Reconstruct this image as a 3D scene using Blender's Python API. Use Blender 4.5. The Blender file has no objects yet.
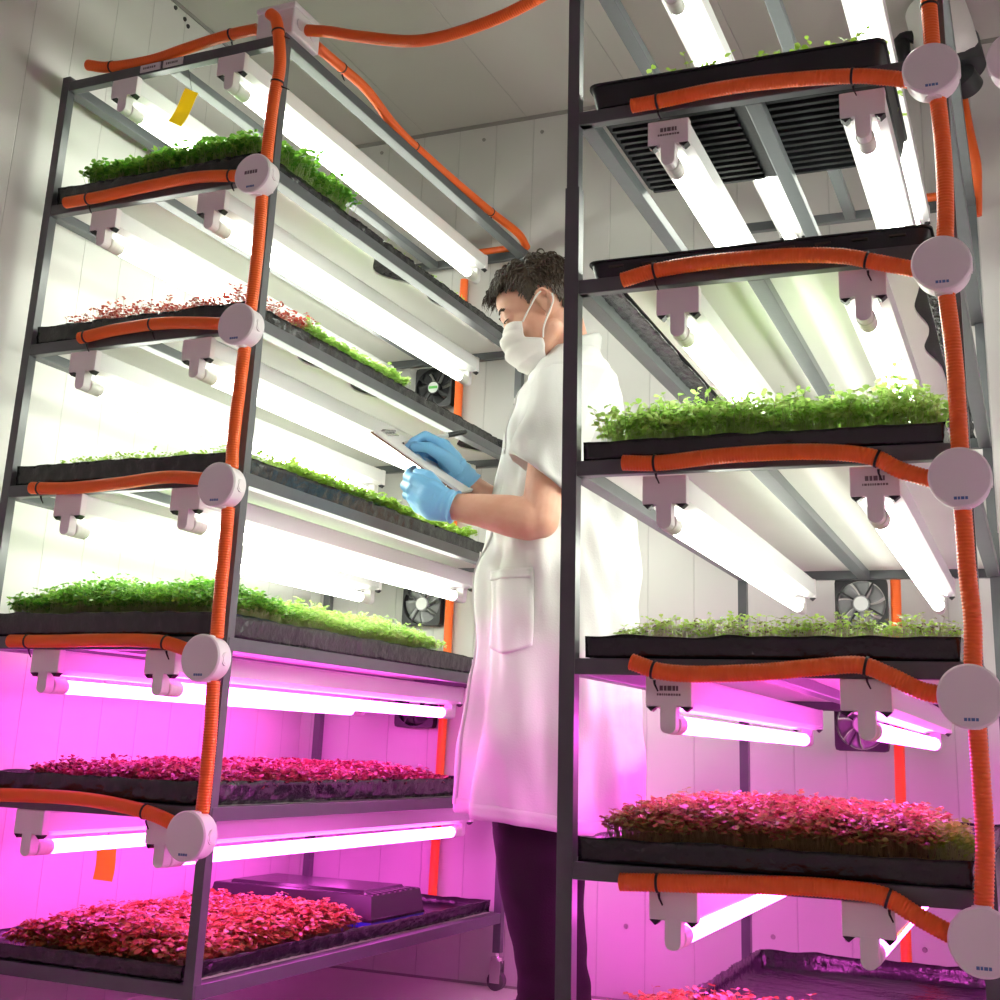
import bpy, bmesh, math, random
import numpy as np
from mathutils import Vector, Matrix, noise
random.seed(7)
rng = np.random.default_rng(7)
sc = bpy.context.scene
COL = sc.collection
PI = math.pi

# ------------------------------------------------------------------ materials
def srgb(r, g, b):
    f = lambda c: c/12.92 if c <= .04045 else ((c+.055)/1.055)**2.4
    return (f(r/255), f(g/255), f(b/255), 1)

def new_mat(name):
    m = bpy.data.materials.new(name); m.use_nodes = True
    nt = m.node_tree
    return m, nt, nt.nodes['Principled BSDF']

def mat(name, col, rough=.5, metal=0.0, bump=0.0, bscale=40.0, var=0.0, vscale=8.0, spec=.5, coat=0.0):
    m, nt, p = new_mat(name)
    p.inputs['Base Color'].default_value = col
    p.inputs['Roughness'].default_value = rough
    p.inputs['Metallic'].default_value = metal
    p.inputs['Specular IOR Level'].default_value = spec
    if coat: p.inputs['Coat Weight'].default_value = coat
    tc = nt.nodes.new('ShaderNodeTexCoord')
    if var:
        n = nt.nodes.new('ShaderNodeTexNoise'); n.inputs['Scale'].default_value = vscale; n.inputs['Detail'].default_value = 4
        nt.links.new(tc.outputs['Object'], n.inputs['Vector'])
        mx = nt.nodes.new('ShaderNodeMix'); mx.data_type = 'RGBA'
        mx.inputs[6].default_value = tuple(c*(1-var) for c in col[:3])+(1,)
        mx.inputs[7].default_value = tuple(min(1, c*(1+var)) for c in col[:3])+(1,)
        nt.links.new(n.outputs['Fac'], mx.inputs[0]); nt.links.new(mx.outputs[2], p.inputs['Base Color'])
    if bump:
        n = nt.nodes.new('ShaderNodeTexNoise'); n.inputs['Scale'].default_value = bscale; n.inputs['Detail'].default_value = 3
        nt.links.new(tc.outputs['Object'], n.inputs['Vector'])
        b = nt.nodes.new('ShaderNodeBump'); b.inputs['Strength'].default_value = bump; b.inputs['Distance'].default_value = .004
        nt.links.new(n.outputs['Fac'], b.inputs['Height']); nt.links.new(b.outputs['Normal'], p.inputs['Normal'])
    return m

def panel_mat(name, col, axis, pitch, rough=.55):
    """sheet cladding: fine joint lines every `pitch` metres along one axis"""
    m, nt, p = new_mat(name)
    p.inputs['Roughness'].default_value = rough
    p.inputs['Specular IOR Level'].default_value = .25
    N = nt.nodes.new; L = nt.links.new
    tc = N('ShaderNodeTexCoord'); sx = N('ShaderNodeSeparateXYZ'); L(tc.outputs['Object'], sx.inputs[0])
    dv = N('ShaderNodeMath'); dv.operation = 'DIVIDE'; dv.inputs[1].default_value = pitch; L(sx.outputs[axis], dv.inputs[0])
    fr = N('ShaderNodeMath'); fr.operation = 'FRACT'; L(dv.outputs[0], fr.inputs[0])
    sb = N('ShaderNodeMath'); sb.operation = 'SUBTRACT'; sb.inputs[1].default_value = .5; L(fr.outputs[0], sb.inputs[0])
    ab = N('ShaderNodeMath'); ab.operation = 'ABSOLUTE'; L(sb.outputs[0], ab.inputs[0])
    mr = N('ShaderNodeMapRange'); mr.inputs[1].default_value = .5-.0022/pitch; mr.inputs[2].default_value = .5
    mr.inputs[3].default_value = 0; mr.inputs[4].default_value = 1; L(ab.outputs[0], mr.inputs[0])
    mx = N('ShaderNodeMix'); mx.data_type = 'RGBA'
    mx.inputs[6].default_value = col; mx.inputs[7].default_value = tuple(c*.80 for c in col[:3])+(1,)
    L(mr.outputs[0], mx.inputs[0])
    n = N('ShaderNodeTexNoise'); n.inputs['Scale'].default_value = 2.5; n.inputs['Detail'].default_value = 5; L(tc.outputs['Object'], n.inputs['Vector'])
    m2 = N('ShaderNodeMix'); m2.data_type = 'RGBA'; m2.blend_type = 'MULTIPLY'; m2.inputs[0].default_value = .10
    L(mx.outputs[2], m2.inputs[6]); L(n.outputs['Fac'], m2.inputs[7]); L(m2.outputs[2], p.inputs['Base Color'])
    b = N('ShaderNodeBump'); b.inputs['Strength'].default_value = .5; b.inputs['Distance'].default_value = .003; b.invert = True
    L(mr.outputs[0], b.inputs['Height']); L(b.outputs['Normal'], p.inputs['Normal'])
    return m

def emit_mat(name, col, strength):
    m = bpy.data.materials.new(name); m.use_nodes = True
    nt = m.node_tree; nt.nodes.clear()
    o = nt.nodes.new('ShaderNodeOutputMaterial'); e = nt.nodes.new('ShaderNodeEmission')
    e.inputs[0].default_value = col; e.inputs[1].default_value = strength
    nt.links.new(e.outputs[0], o.inputs[0])
    return m

def leaf_mat(name, cols, rough=.36, trans=.35):
    """natural colour spread from leaf to leaf"""
    m, nt, p = new_mat(name)
    N = nt.nodes.new; L = nt.links.new
    g = N('ShaderNodeNewGeometry'); r = N('ShaderNodeValToRGB')
    r.color_ramp.elements[0].color = cols[0]; r.color_ramp.elements[1].color = cols[-1]
    for i, c in enumerate(cols[1:-1], 1):
        e = r.color_ramp.elements.new(i/(len(cols)-1)); e.color = c
    L(g.outputs['Random Per Island'], r.inputs[0]); L(r.outputs[0], p.inputs['Base Color'])
    p.inputs['Roughness'].default_value = rough
    p.inputs['Specular IOR Level'].default_value = .65
    t = N('ShaderNodeBsdfTranslucent'); L(r.outputs[0], t.inputs[0])
    ms = N('ShaderNodeMixShader'); ms.inputs[0].default_value = trans
    L(p.outputs[0], ms.inputs[1]); L(t.outputs[0], ms.inputs[2])
    L(ms.outputs[0], nt.nodes['Material Output'].inputs[0])
    return m

WHITE_E, PINK_E = 12.5, 14.5
M = dict(
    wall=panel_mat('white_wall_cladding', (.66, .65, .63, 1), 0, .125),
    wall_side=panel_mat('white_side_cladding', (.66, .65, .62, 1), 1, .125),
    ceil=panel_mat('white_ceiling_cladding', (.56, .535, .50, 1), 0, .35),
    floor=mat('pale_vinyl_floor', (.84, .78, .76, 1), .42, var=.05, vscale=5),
    wall_bounce=panel_mat('bounce_white_wall_cladding', (.90, .88, .88, 1), 0, .125),  # whiter than the visible walls, to bounce more light onto the racks
    wall_side_bounce=panel_mat('bounce_white_side_cladding', (.90, .88, .88, 1), 1, .125),  # same extra white for bounce, on the unseen right wall
    joint=mat('grey_joint_sealant', (.30, .29, .27, 1), .7),
    steel=mat('painted_grey_steel', (.098, .106, .112, 1), .38, bump=.04, bscale=220, var=.12, vscale=30),
    board=mat('white_shelf_board', (.80, .79, .74, 1), .6, var=.04),
    lampwhite=mat('white_lamp_metal', (.80, .80, .80, 1), .35),
    plastic=mat('white_pvc', (.85, .82, .825, 1), .45),
    collar=mat('milky_lamp_collar', (.78, .78, .72, 1), .3),
    dark=mat('black_rubber', (.012, .012, .014, 1), .5),
    tie=mat('black_nylon_tie', (.010, .010, .012, 1), .4),
    wire=mat('galvanised_wire', (.65, .65, .65, 1), .3, 1.0),
    print=mat('grey_print', (.16, .13, .14, 1), .6),
    logo=mat('blue_print', (.10, .20, .42, 1), .5),
    orange=mat('orange_corrugated_plastic', srgb(252, 110, 38), .34, spec=.5),
    film=mat('black_plastic_film', (.012, .012, .014, 1), .24, bump=.9, bscale=45, spec=.6),
    traymat=mat('black_tray_plastic', (.013, .014, .017, 1), .42, bump=.1, bscale=120),
    soil=mat('dark_growing_mat', (.05, .04, .03, 1), .95, bump=.6, bscale=150, var=.4, vscale=60),
    rootmat=mat('pale_root_mat', (.42, .43, .36, 1), .95, bump=.6, bscale=150, var=.4, vscale=60),
    yellow=mat('yellow_sticky_card', (.90, .70, .03, 1), .5, var=.06, vscale=90),
    label=mat('white_sticker', (.70, .66, .68, 1), .5),
    blade=mat('smoky_grey_fan_plastic', (.26, .26, .27, 1), .3),
    hub=mat('silver_fan_sticker', (.62, .63, .62, 1), .4),
    green_ink=mat('green_sticker_ink', (.12, .50, .10, 1), .5),
    castor=mat('chromed_steel', (.75, .75, .76, 1), .18, 1.0),
    wheel=mat('grey_caster_rubber', (.10, .09, .10, 1), .6),
    drum=mat('cream_painted_drum', (.82, .82, .78, 1), .4),
    drumdark=mat('dark_grey_housing', (.035, .037, .042, 1), .45),
    coat=mat('white_cotton', (.64, .63, .62, 1), .85, bump=.12, bscale=300, spec=.2),
    maskm=mat('white_mask_fabric', (.66, .62, .60, 1), .85, bump=.1, bscale=400, spec=.2),
    trouser=mat('black_trouser_cotton', (.011, .007, .008, 1), .8, bump=.2, bscale=300, spec=.3),
    shoe=mat('black_shoe_leather', (.02, .02, .022, 1), .4),
    sole=mat('black_shoe_sole', (.012, .012, .012, 1), .7),
    glove=mat('light_blue_nitrile', srgb(122, 186, 232), .45, bump=.18, bscale=90, spec=.45),
    hair=mat('dark_brown_hair', (.044, .026, .016, 1), .45, var=.5, vscale=120),
    brow=mat('brown_eyebrow_hair', (.05, .026, .016, 1), .7),
    paper=mat('white_paper', (.82, .81, .80, 1), .7),
    hardboard=mat('brown_hardboard', (.20, .08, .045, 1), .6, var=.2, vscale=60),
    pen_dark=mat('black_pen_plastic', (.02, .02, .022, 1), .35),
    pen_white=mat('pale_grey_pen_plastic', (.62, .62, .60, 1), .35),
    boxplastic=mat('black_moulded_plastic', (.030, .026, .032, 1), .24),
    boxblue=mat('blue_plastic_base', (.03, .05, .55, 1), .35),
    white_tube=emit_mat('lit_white_tube', (.95, 1, .87, 1), WHITE_E),
    pink_tube=emit_mat('lit_pink_tube', (1.0, .10, .80, 1), PINK_E),
)
def skin_mat():
    m, nt, p = new_mat('light_skin')
    N = nt.nodes.new; L = nt.links.new
    tc = N('ShaderNodeTexCoord'); n = N('ShaderNodeTexNoise'); n.inputs['Scale'].default_value = 22; n.inputs['Detail'].default_value = 5
    L(tc.outputs['Object'], n.inputs['Vector'])
    r = N('ShaderNodeValToRGB'); r.color_ramp.elements[0].position = .35; r.color_ramp.elements[1].position = .68
    r.color_ramp.elements[0].color = (.60, .30, .21, 1); r.color_ramp.elements[1].color = (.66, .37, .27, 1)
    L(n.outputs['Fac'], r.inputs[0]); L(r.outputs[0], p.inputs['Base Color'])
    p.inputs['Roughness'].default_value = .52
    p.inputs['Subsurface Weight'].default_value = .12; p.inputs['Subsurface Radius'].default_value = (.02, .008, .004)
    return m
M['skin'] = skin_mat()
M['yellow'] = leaf_mat('yellow_sticky_card', [(.92, .74, .03, 1), (.90, .70, .03, 1)], rough=.45, trans=.5)
GREEN = leaf_mat('green_cress_leaf', [(.34, .60, .11, 1), (.46, .70, .17, 1), (.58, .80, .24, 1), (.68, .86, .34, 1)], trans=.6)
DEEP = leaf_mat('deep_green_leaf', [(.10, .34, .03, 1), (.17, .45, .05, 1), (.28, .58, .08, 1), (.42, .70, .12, 1)], trans=.5)
LIME = leaf_mat('lime_green_leaf', [(.30, .54, .05, 1), (.42, .66, .09, 1), (.54, .74, .18, 1)], trans=.5)
RED = leaf_mat('red_amaranth_leaf', [(.50, .05, .04, 1), (.66, .10, .07, 1), (.72, .22, .15, 1)], trans=.4)
WINE = leaf_mat('wine_red_leaf', [(.24, .02, .05, 1), (.42, .04, .08, 1), (.60, .14, .14, 1)], trans=.3)
COPPER = leaf_mat('copper_red_leaf', [(.34, .06, .03, 1), (.52, .14, .05, 1), (.60, .24, .09, 1), (.42, .28, .08, 1)], trans=.3)
AUTUMN = leaf_mat('copper_and_green_leaf', [(.40, .10, .07, 1), (.56, .24, .12, 1), (.56, .44, .14, 1), (.36, .48, .12, 1)], trans=.35)
MIXED = leaf_mat('green_and_purple_leaf', [(.34, .56, .08, 1), (.54, .74, .18, 1), (.40, .60, .10, 1), (.48, .66, .14, 1), (.12, .03, .06, 1)], trans=.5)
STEM_PALE = leaf_mat('pale_green_stem', [(.40, .54, .16, 1), (.56, .66, .30, 1)], trans=.4)
STEM_PINK = leaf_mat('pink_stem', [(.50, .22, .22, 1), (.55, .36, .24, 1)], trans=.25)
STEM_BROWN = leaf_mat('brown_green_stem', [(.34, .28, .09, 1), (.50, .42, .18, 1)], trans=.35)
STEM_PURPLE = leaf_mat('pale_purple_stem', [(.50, .36, .38, 1), (.60, .52, .46, 1)], trans=.25)

# ------------------------------------------------------------------ object helpers
def link(o, parent=None):
    COL.objects.link(o)
    if parent is not None: o.parent = parent
    return o

def mesh_obj(name, bm, mats, parent=None, smooth=False, loc=None, rotz=0.0):
    me = bpy.data.meshes.new(name)
    bmesh.ops.recalc_face_normals(bm, faces=bm.faces)
    bm.to_mesh(me); bm.free()
    for m in (mats if isinstance(mats, (list, tuple)) else [mats]): me.materials.append(m)
    if smooth: me.polygons.foreach_set('use_smooth', [True]*len(me.polygons))
    o = bpy.data.objects.new(name, me)
    link(o, parent)
    if loc is not None: o.location = loc
    o.rotation_euler.z = rotz
    return o

def shade_by_angle(o, deg=35):
    me = o.data
    me.polygons.foreach_set('use_smooth', [True]*len(me.polygons))
    try: me.set_sharp_from_angle(angle=math.radians(deg))
    except Exception: pass

def tag(o, label, cat, group=None, kind=None):
    o['label'] = label; o['category'] = cat
    if group: o['group'] = group
    if kind: o['kind'] = kind
    return o

def empty(name, loc, rotz=0.0):
    o = bpy.data.objects.new(name, None); o.empty_display_size = .05
    link(o); o.location = loc; o.rotation_euler.z = rotz
    return o

def struct(name, bm, m, parent=None, **k):
    o = mesh_obj(name, bm, m, parent, **k)
    if parent is None: o['kind'] = 'structure'
    return o

def copy_tree(o, parent=None):
    c = o.copy(); COL.objects.link(c)
    if parent is not None: c.parent = parent
    for ch in list(o.children): copy_tree(ch, c)
    return c

def box(bm, x0, x1, y0, y1, z0, z1, mi=0, bev=0.0):
    vs = [bm.verts.new(p) for p in ((x0, y0, z0), (x1, y0, z0), (x1, y1, z0), (x0, y1, z0), (x0, y0, z1), (x1, y0, z1), (x1, y1, z1), (x0, y1, z1))]
    fs = [bm.faces.new([vs[i] for i in q]) for q in ((3, 2, 1, 0), (4, 5, 6, 7), (0, 1, 5, 4), (1, 2, 6, 5), (2, 3, 7, 6), (3, 0, 4, 7))]
    for f in fs: f.material_index = mi
    if bev:
        es = list({e for f in fs for e in f.edges})
        r = bmesh.ops.bevel(bm, geom=es, offset=bev, segments=2, affect='EDGES', profile=.5)
        for f in r['faces']: f.material_index = mi
    return vs

def prism(bm, poly, h0, h1, fn, mi=0):
    """poly: 2D outline; fn(a,b,h)->xyz"""
    a = [bm.verts.new(fn(p[0], p[1], h0)) for p in poly]; b = [bm.verts.new(fn(p[0], p[1], h1)) for p in poly]
    n = len(poly); fs = [bm.faces.new(a), bm.faces.new(b[::-1])]
    for i in range(n): fs.append(bm.faces.new((a[i], b[i], b[(i+1) % n], a[(i+1) % n])))
    for f in fs: f.material_index = mi
    return fs

def frames(pts):
    P = [Vector(p) for p in pts]; n = len(P)
    T = [((P[min(i+1, n-1)]-P[max(i-1, 0)])).normalized() for i in range(n)]
    up = Vector((0, 0, 1)) if abs(T[0].z) < .9 else Vector((0, 1, 0))
    U = (up - T[0]*up.dot(T[0])).normalized(); out = []
    for i in range(n):
        U = (U - T[i]*U.dot(T[i])).normalized()
        out.append((P[i], U, T[i].cross(U)))
    return out

def sweep(bm, pts, radii, seg=10, caps=True, mi=0, flat=1.0):
    rings = []
    for (p, u, v), r in zip(frames(pts), radii):
        rings.append([bm.verts.new(p+(u*math.cos(2*PI*k/seg)*flat+v*math.sin(2*PI*k/seg))*r) for k in range(seg)])
    for a, b in zip(rings, rings[1:]):
        for k in range(seg):
            bm.faces.new((a[k], a[(k+1) % seg], b[(k+1) % seg], b[k])).material_index = mi
    if caps:
        bm.faces.new(rings[0][::-1]).material_index = mi; bm.faces.new(rings[-1]).material_index = mi
    return rings

def cyl(bm, p0, p1, r0, r1=None, seg=20, mi=0):
    return sweep(bm, [p0, p1], [r0, r1 if r1 is not None else r0], seg, True, mi)

def catmull(pts, step):
    P = [Vector(p) for p in pts]
    P = [P[0]*2-P[1]]+P+[P[-1]*2-P[-2]]
    dense = []
    for i in range(1, len(P)-2):
        a, b, c, d = P[i-1], P[i], P[i+1], P[i+2]
        for k in range(24):
            t = k/24
            dense.append(.5*((2*b)+(c-a)*t+(2*a-5*b+4*c-d)*t*t+(3*b-a-3*c+d)*t**3))
    dense.append(P[-2].copy())
    L = [0]
    for a, b in zip(dense, dense[1:]): L.append(L[-1]+(b-a).length)
    n = max(2, int(L[-1]/step)); out = []; j = 0
    for i in range(n+1):
        s = L[-1]*i/n
        while j < len(L)-2 and L[j+1] < s: j += 1
        t = (s-L[j])/max(1e-9, L[j+1]-L[j]); out.append(dense[j].lerp(dense[j+1], min(1, t)))
    return out

def loft(bm, rings, cap0=True, cap1=True, mi=0):
    R = [[bm.verts.new(p) for p in r] for r in rings]; n = len(R[0])
    for a, b in zip(R, R[1:]):
        for k in range(n): bm.faces.new((a[k], a[(k+1) % n], b[(k+1) % n], b[k])).material_index = mi
    if cap0: bm.faces.new(R[0][::-1]).material_index = mi
    if cap1: bm.faces.new(R[-1]).material_index = mi
    return R

# ------------------------------------------------------------------ camera
cam_d = bpy.data.cameras.new('camera'); cam = bpy.data.objects.new('camera', cam_d); link(cam)
cr = Vector((0.9205871956603356, 0.3887721893557802, 0.03708638523437206))
cu = Vector((0.07225748689763775, -0.26288100222542865, 0.962118721497608))
cf = Vector((-0.3837943078961392, 0.883034406720637, 0.27009658600962705))
mw = Matrix.Identity(4)
for i in range(3): mw[i][0] = cr[i]; mw[i][1] = cu[i]; mw[i][2] = -cf[i]
mw[2][3] = .5866
cam.matrix_world = mw
cam_d.sensor_width = 36; cam_d.lens = 1265.948/1000*36
cam_d.shift_x = -.016523; cam_d.shift_y = -.107519
cam_d.clip_start = .02; cam_d.clip_end = 50
sc.camera = cam

# ------------------------------------------------------------------ room
X0, X1, Y0, Y1, H = -2.035, .80, -.50, 3.22, 2.45
def slab(name, x0, x1, y0, y1, z0, z1, m):
    bm = bmesh.new(); box(bm, x0, x1, y0, y1, z0, z1); return struct(name, bm, m)
slab('floor', X0-.1, X1+.1, Y0-.1, Y1+.1, -.08, 0, M['floor'])
ceil = slab('ceiling', X0-.1, X1+.1, Y0-.1, Y1+.1, H, H+.08, M['ceil'])
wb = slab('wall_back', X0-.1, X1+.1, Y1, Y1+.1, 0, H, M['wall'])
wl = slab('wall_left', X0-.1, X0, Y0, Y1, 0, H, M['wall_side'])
slab('wall_right', X1, X1+.1, Y0, Y1, 0, H, M['wall_side_bounce'])
slab('wall_front', X0-.1, X1+.1, Y0-.1, Y0, 0, H, M['wall_bounce'])  # unseen wall, set near and whitened to bounce light back
slab('trim_1', X0, X1, Y1-.004, Y1, H-.012, H, M['joint'])
slab('trim_2', X0, X0+.004, Y0, Y1, H-.010, H, M['joint'])
slab('baseboard_back', X0, X1, Y1-.004, Y1, 0, .006, M['joint'])
for (x, z) in ((-1.049, .172), (-.684, .179), (-.512, .189), (-.34, .181), (-1.903, 2.409), (-1.542, 2.396), (-1.348, 2.391)):
    bm = bmesh.new(); cyl(bm, (x, Y1+.001, z), (x, Y1-.0035, z), .0065, .005, 12); mesh_obj('screw', bm, M['joint'], wb, smooth=False)
for (y, z) in ((2.33, 2.43), (2.371, 2.42), (2.387, 2.408)):
    bm = bmesh.new(); cyl(bm, (X0-.001, y, z), (X0+.0035, y, z), .007, .005, 12); mesh_obj('screw', bm, M['dark'], wl)

# ------------------------------------------------------------------ rack frames
LO, LA = Vector((-1.982, 1.934, 0)), -.015994
RO, RA = Vector((-.701, 1.817, 0)), .016472
FR = {'left': (LO, LA), 'right': (RO, RA)}
def W(side, x, y, z):
    o, a = FR[side]; c, s = math.cos(a), math.sin(a)
    return Vector((o.x+x*c-y*s, o.y+x*s+y*c, z))
W_, D_ = .600, 1.26
LZ = [1.964, 1.662, 1.344, 1.040, .736, .443, .158]
RZ = [1.912, 1.607, 1.302, .999, .696, .408, .106]
BH, PW = .024, .0205          # beam height, post width

def rack(side, name, label, levels, lean, boards, splice):
    root = empty(name, W(side, 0, 0, 0), FR[side][1]); tag(root, label, 'shelving rack')
    top = levels[0]+BH
    zc = .088
    for (ix, iy) in ((0, 0), (1, 0), (0, 1), (1, 1)):
        x, y = ix*(W_-PW), iy*(D_-PW)
        lo = lean.get((ix, iy), (0, 0))
        bm = bmesh.new()
        v = box(bm, x, x+PW, y, y+PW, zc, top+(.012 if (ix, iy) == (0, 0) else 0))
        for q in v: q.co.x += lo[0]+(lo[1]-lo[0])*q.co.z/top
        if (ix, iy) in splice:               # lower half of the post is a slightly larger sleeve
            zs = splice[(ix, iy)]
            v = box(bm, x-.002, x+PW+.002, y-.001, y+PW+.001, zc, zs)
            for q in v: q.co.x += lo[0]+(lo[1]-lo[0])*q.co.z/top
        p = mesh_obj('post', bm, M['steel'], root)
        # swivel caster under the post
        cx, cy = x+PW/2+lo[0], y+PW/2
        bm = bmesh.new()
        cyl(bm, (cx, cy, .06), (cx, cy, .089), .006, seg=12); cyl(bm, (cx, cy, .070), (cx, cy, .078), .017, seg=16)
        for s in (-1, 1): box(bm, cx-.014, cx+.014, cy+s*.013-.0015, cy+s*.013+.0015, .018, .070)
        c = mesh_obj('caster', bm, M['castor'], root)
        bm = bmesh.new(); cyl(bm, (cx, cy-.010, .0225), (cx, cy+.010, .0225), .0225, seg=24)
        mesh_obj('wheel', bm, M['wheel'], c)
    for i, z in enumerate(levels):
        spans = [(PW*.2, W_-PW*.2, .001, PW, 0), (PW*.2, W_-PW*.2, D_-PW, D_-.001, 0), (.001, .029, PW*.2, D_-PW*.2, 0), (W_-.029, W_-.001, PW*.2, D_-PW*.2, 0), (.286, .313, PW, D_-PW, .0)]
        for (x0, x1, y0, y1, dz) in spans:
            bm = bmesh.new(); box(bm, x0, x1, y0, y1, z, z+BH-(.0048 if .2 < x0 < .3 else 0), bev=.0015); mesh_obj('beam', bm, M['steel'], root)
    for i, (x0, x1, y0, y1, wav) in boards.items():
        z = levels[i]+BH-.0042
        bm = bmesh.new(); n = 48; rows = []
        for k in range(n+1):
            y = y0+(y1-y0)*k/n
            d = wav*(.5+.5*math.sin(y*9+i*2.1))*(.6+.4*math.sin(y*23+i)) if wav else 0
            rows.append([bm.verts.new((xx, y, zz)) for (xx, zz) in ((x0, z), (x1-d, z), (x1-d, z+.004), (x0, z+.004))])
        for a, b in zip(rows, rows[1:]):
            for k in range(4): bm.faces.new((a[k], a[(k+1) % 4], b[(k+1) % 4], b[k]))
        bm.faces.new(rows[0]); bm.faces.new(rows[-1][::-1])
        mesh_obj('shelf_board', bm, M['board'], root)
    return root

rl = rack('left', 'steel_rack', 'tall dark grey steel plant rack standing against the left wall', LZ, {(1, 0): (-.003, -.002)},
          {1: (.030, .569, .0215, 1.238, .075), 2: (.030, .569, .0215, 1.238, .075), 3: (.030, .569, .0215, 1.238, .06), 4: (.030, .570, .0215, 1.238, .03), 5: (.030, .570, .0215, 1.238, 0), 6: (.030, .570, .0215, 1.238, 0)}, {})
rr = rack('right', 'steel_rack', 'dark grey steel plant rack in front at the right, partly hiding the person', RZ,
          {(0, 0): (.0115, -.018)},
          {2: (.075, .535, .0215, 1.238, .03), 3: (.030, .570, .0215, 1.238, 0), 4: (.030, .570, .0215, 1.238, 0), 5: (.030, .570, .0215, 1.238, 0), 6: (.030, .570, .0215, 1.238, 0)},
          {(0, 0): 1.492, (1, 1): 1.1})
for (x0, x1) in ((.222, .276), (.284, .336)):      # two small stickers on the top front beam of the left rack
    bm = bmesh.new(); box(bm, x0, x1, -.0012, .001, 1.968, 1.985)
    s = mesh_obj('sticker', bm, M['label'], rl); s['label'] = 'small white printed sticker'
    bm = bmesh.new(); x = x0+.008
    while x < x1-.012:
        w = random.uniform(.003, .006); box(bm, x, x+w, -.0016, -.0010, 1.974, 1.979); x += w+.0018
    mesh_obj('print', bm, M['print'], s)

# ------------------------------------------------------------------ lamps
def make_lamp(tube_mat):
    """origin: middle of the near end, at the height of the shelf beam's lower edge; runs along +y"""
    root = bpy.data.objects.new('batten_light', None); root.empty_display_size = .05; link(root)
    bm = bmesh.new()
    prof = [(-.031, -.010), (.031, -.010), (.0335, -.014), (.0335, -.046), (.020, -.055), (.008, -.050), (-.008, -.050), (-.020, -.055), (-.0335, -.046), (-.0335, -.014)]
    prism(bm, prof, .004, 1.186, lambda a, b, h: (a, h, b)); mesh_obj('housing', bm, M['lampwhite'], root)
    for y0, y1, s in ((-.004, .012, -1), (1.178, 1.194, 1)):
        bm = bmesh.new(); box(bm, -.0345, .0345, y0, y1, -.052, -.009, bev=.0015); e = mesh_obj('end_cap', bm, M['plastic'], root)
        for sx in (-1, 1):
            bm = bmesh.new(); prism(bm, [(sx*.034, -.0525), (sx*.018, -.0525), (sx*.026, -.0595)], y0+.001, y1, lambda a, b, h: (a, h, b))
            mesh_obj('corner_clip', bm, M['dark'], e)
        ya, yb = (y0-.001, y1+.004) if s < 0 else (y0-.004, y1+.001)
        bm = bmesh.new()
        pr = [(-.0115, -.050), (.0115, -.050), (.0115, -.080)]+[(.0115*math.cos(t), -.080-.0105*math.sin(t)) for t in [PI*k/8 for k in range(1, 8)]]+[(-.0115, -.080)]
        prism(bm, pr, ya, yb, lambda a, b, h: (a, h, b)); mesh_obj('lamp_holder', bm, M['plastic'], root)
        bm = bmesh.new(); yy = yb if s < 0 else ya
        pts, rr_ = [], []
        for k in range(13):
            pts.append((0, yy-s*.040*k/12, -.0765)); rr_.append(.0138+(.0008 if k % 3 else 0))
        sweep(bm, pts, rr_, 18); mesh_obj('tube_collar', bm, M['collar'], root, smooth=True)
    bm = bmesh.new(); cyl(bm, (0, .055, -.0765), (0, 1.134, -.0765), .013, seg=14); t = mesh_obj('tube', bm, tube_mat, root, smooth=True)
    t['label'] = 'glowing tube'
    return root
lamp_w = make_lamp(M['white_tube']); lamp_p = make_lamp(M['pink_tube'])
LVL = ['the open top frame', 'the first shelf down', 'the second shelf down', 'the third shelf down', 'the fourth shelf down', 'the fifth shelf down']
DZ = {'left': [.0085, .0, .004, .0085, .0085, .0085], 'right': [0, -.007, .002, .003, .0085, .0085]}
LX = [(.182, .464), (.173, .452), (.169, .456), (.181, .469), (.177, .452), (.191, .497)]
RX = [(.163, .460), (.163, .473), (.180, .463), (.160, .469), (.168, .446), (.176, .439)]
first = {0: True, 1: True}
lights = []
for side, zs, xs in (('left', LZ, LX), ('right', RZ, RX)):
    for i in range(6):
        pink = i >= 4
        for j, x in enumerate(xs[i]):
            proto = lamp_p if pink else lamp_w
            o = proto if first[int(pink)] else copy_tree(proto)
            first[int(pink)] = False
            o.location = W(side, x, .004, zs[i]+DZ[side][i]); o.rotation_euler.z = FR[side][1]
            tag(o, '%s tube light at the %s under %s of the %s rack' % ('pink' if pink else 'white', 'left' if j == 0 else 'right', LVL[i], side), 'light', 'batten lights of the %s rack' % side)
            lights.append(o)
# print on some end caps of the right rack
def cap_print(o):
    ec = [c for c in o.children if c.name.startswith('end_cap')][0]
    bm = bmesh.new()
    x = -.013
    for w in (.005, .004, .006, .004, .003):
        box(bm, x, x+w, -.0047, -.0038, -.030, -.023); x += w+.0014
    x = -.017
    while x < .018:
        w = random.uniform(.0015, .004); box(bm, x, x+w, -.0047, -.0038, -.037, -.034); x += w+.0012
    mesh_obj('print', bm, M['print'], ec)
for k in (14, 19, 20): cap_print(lights[k])

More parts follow.
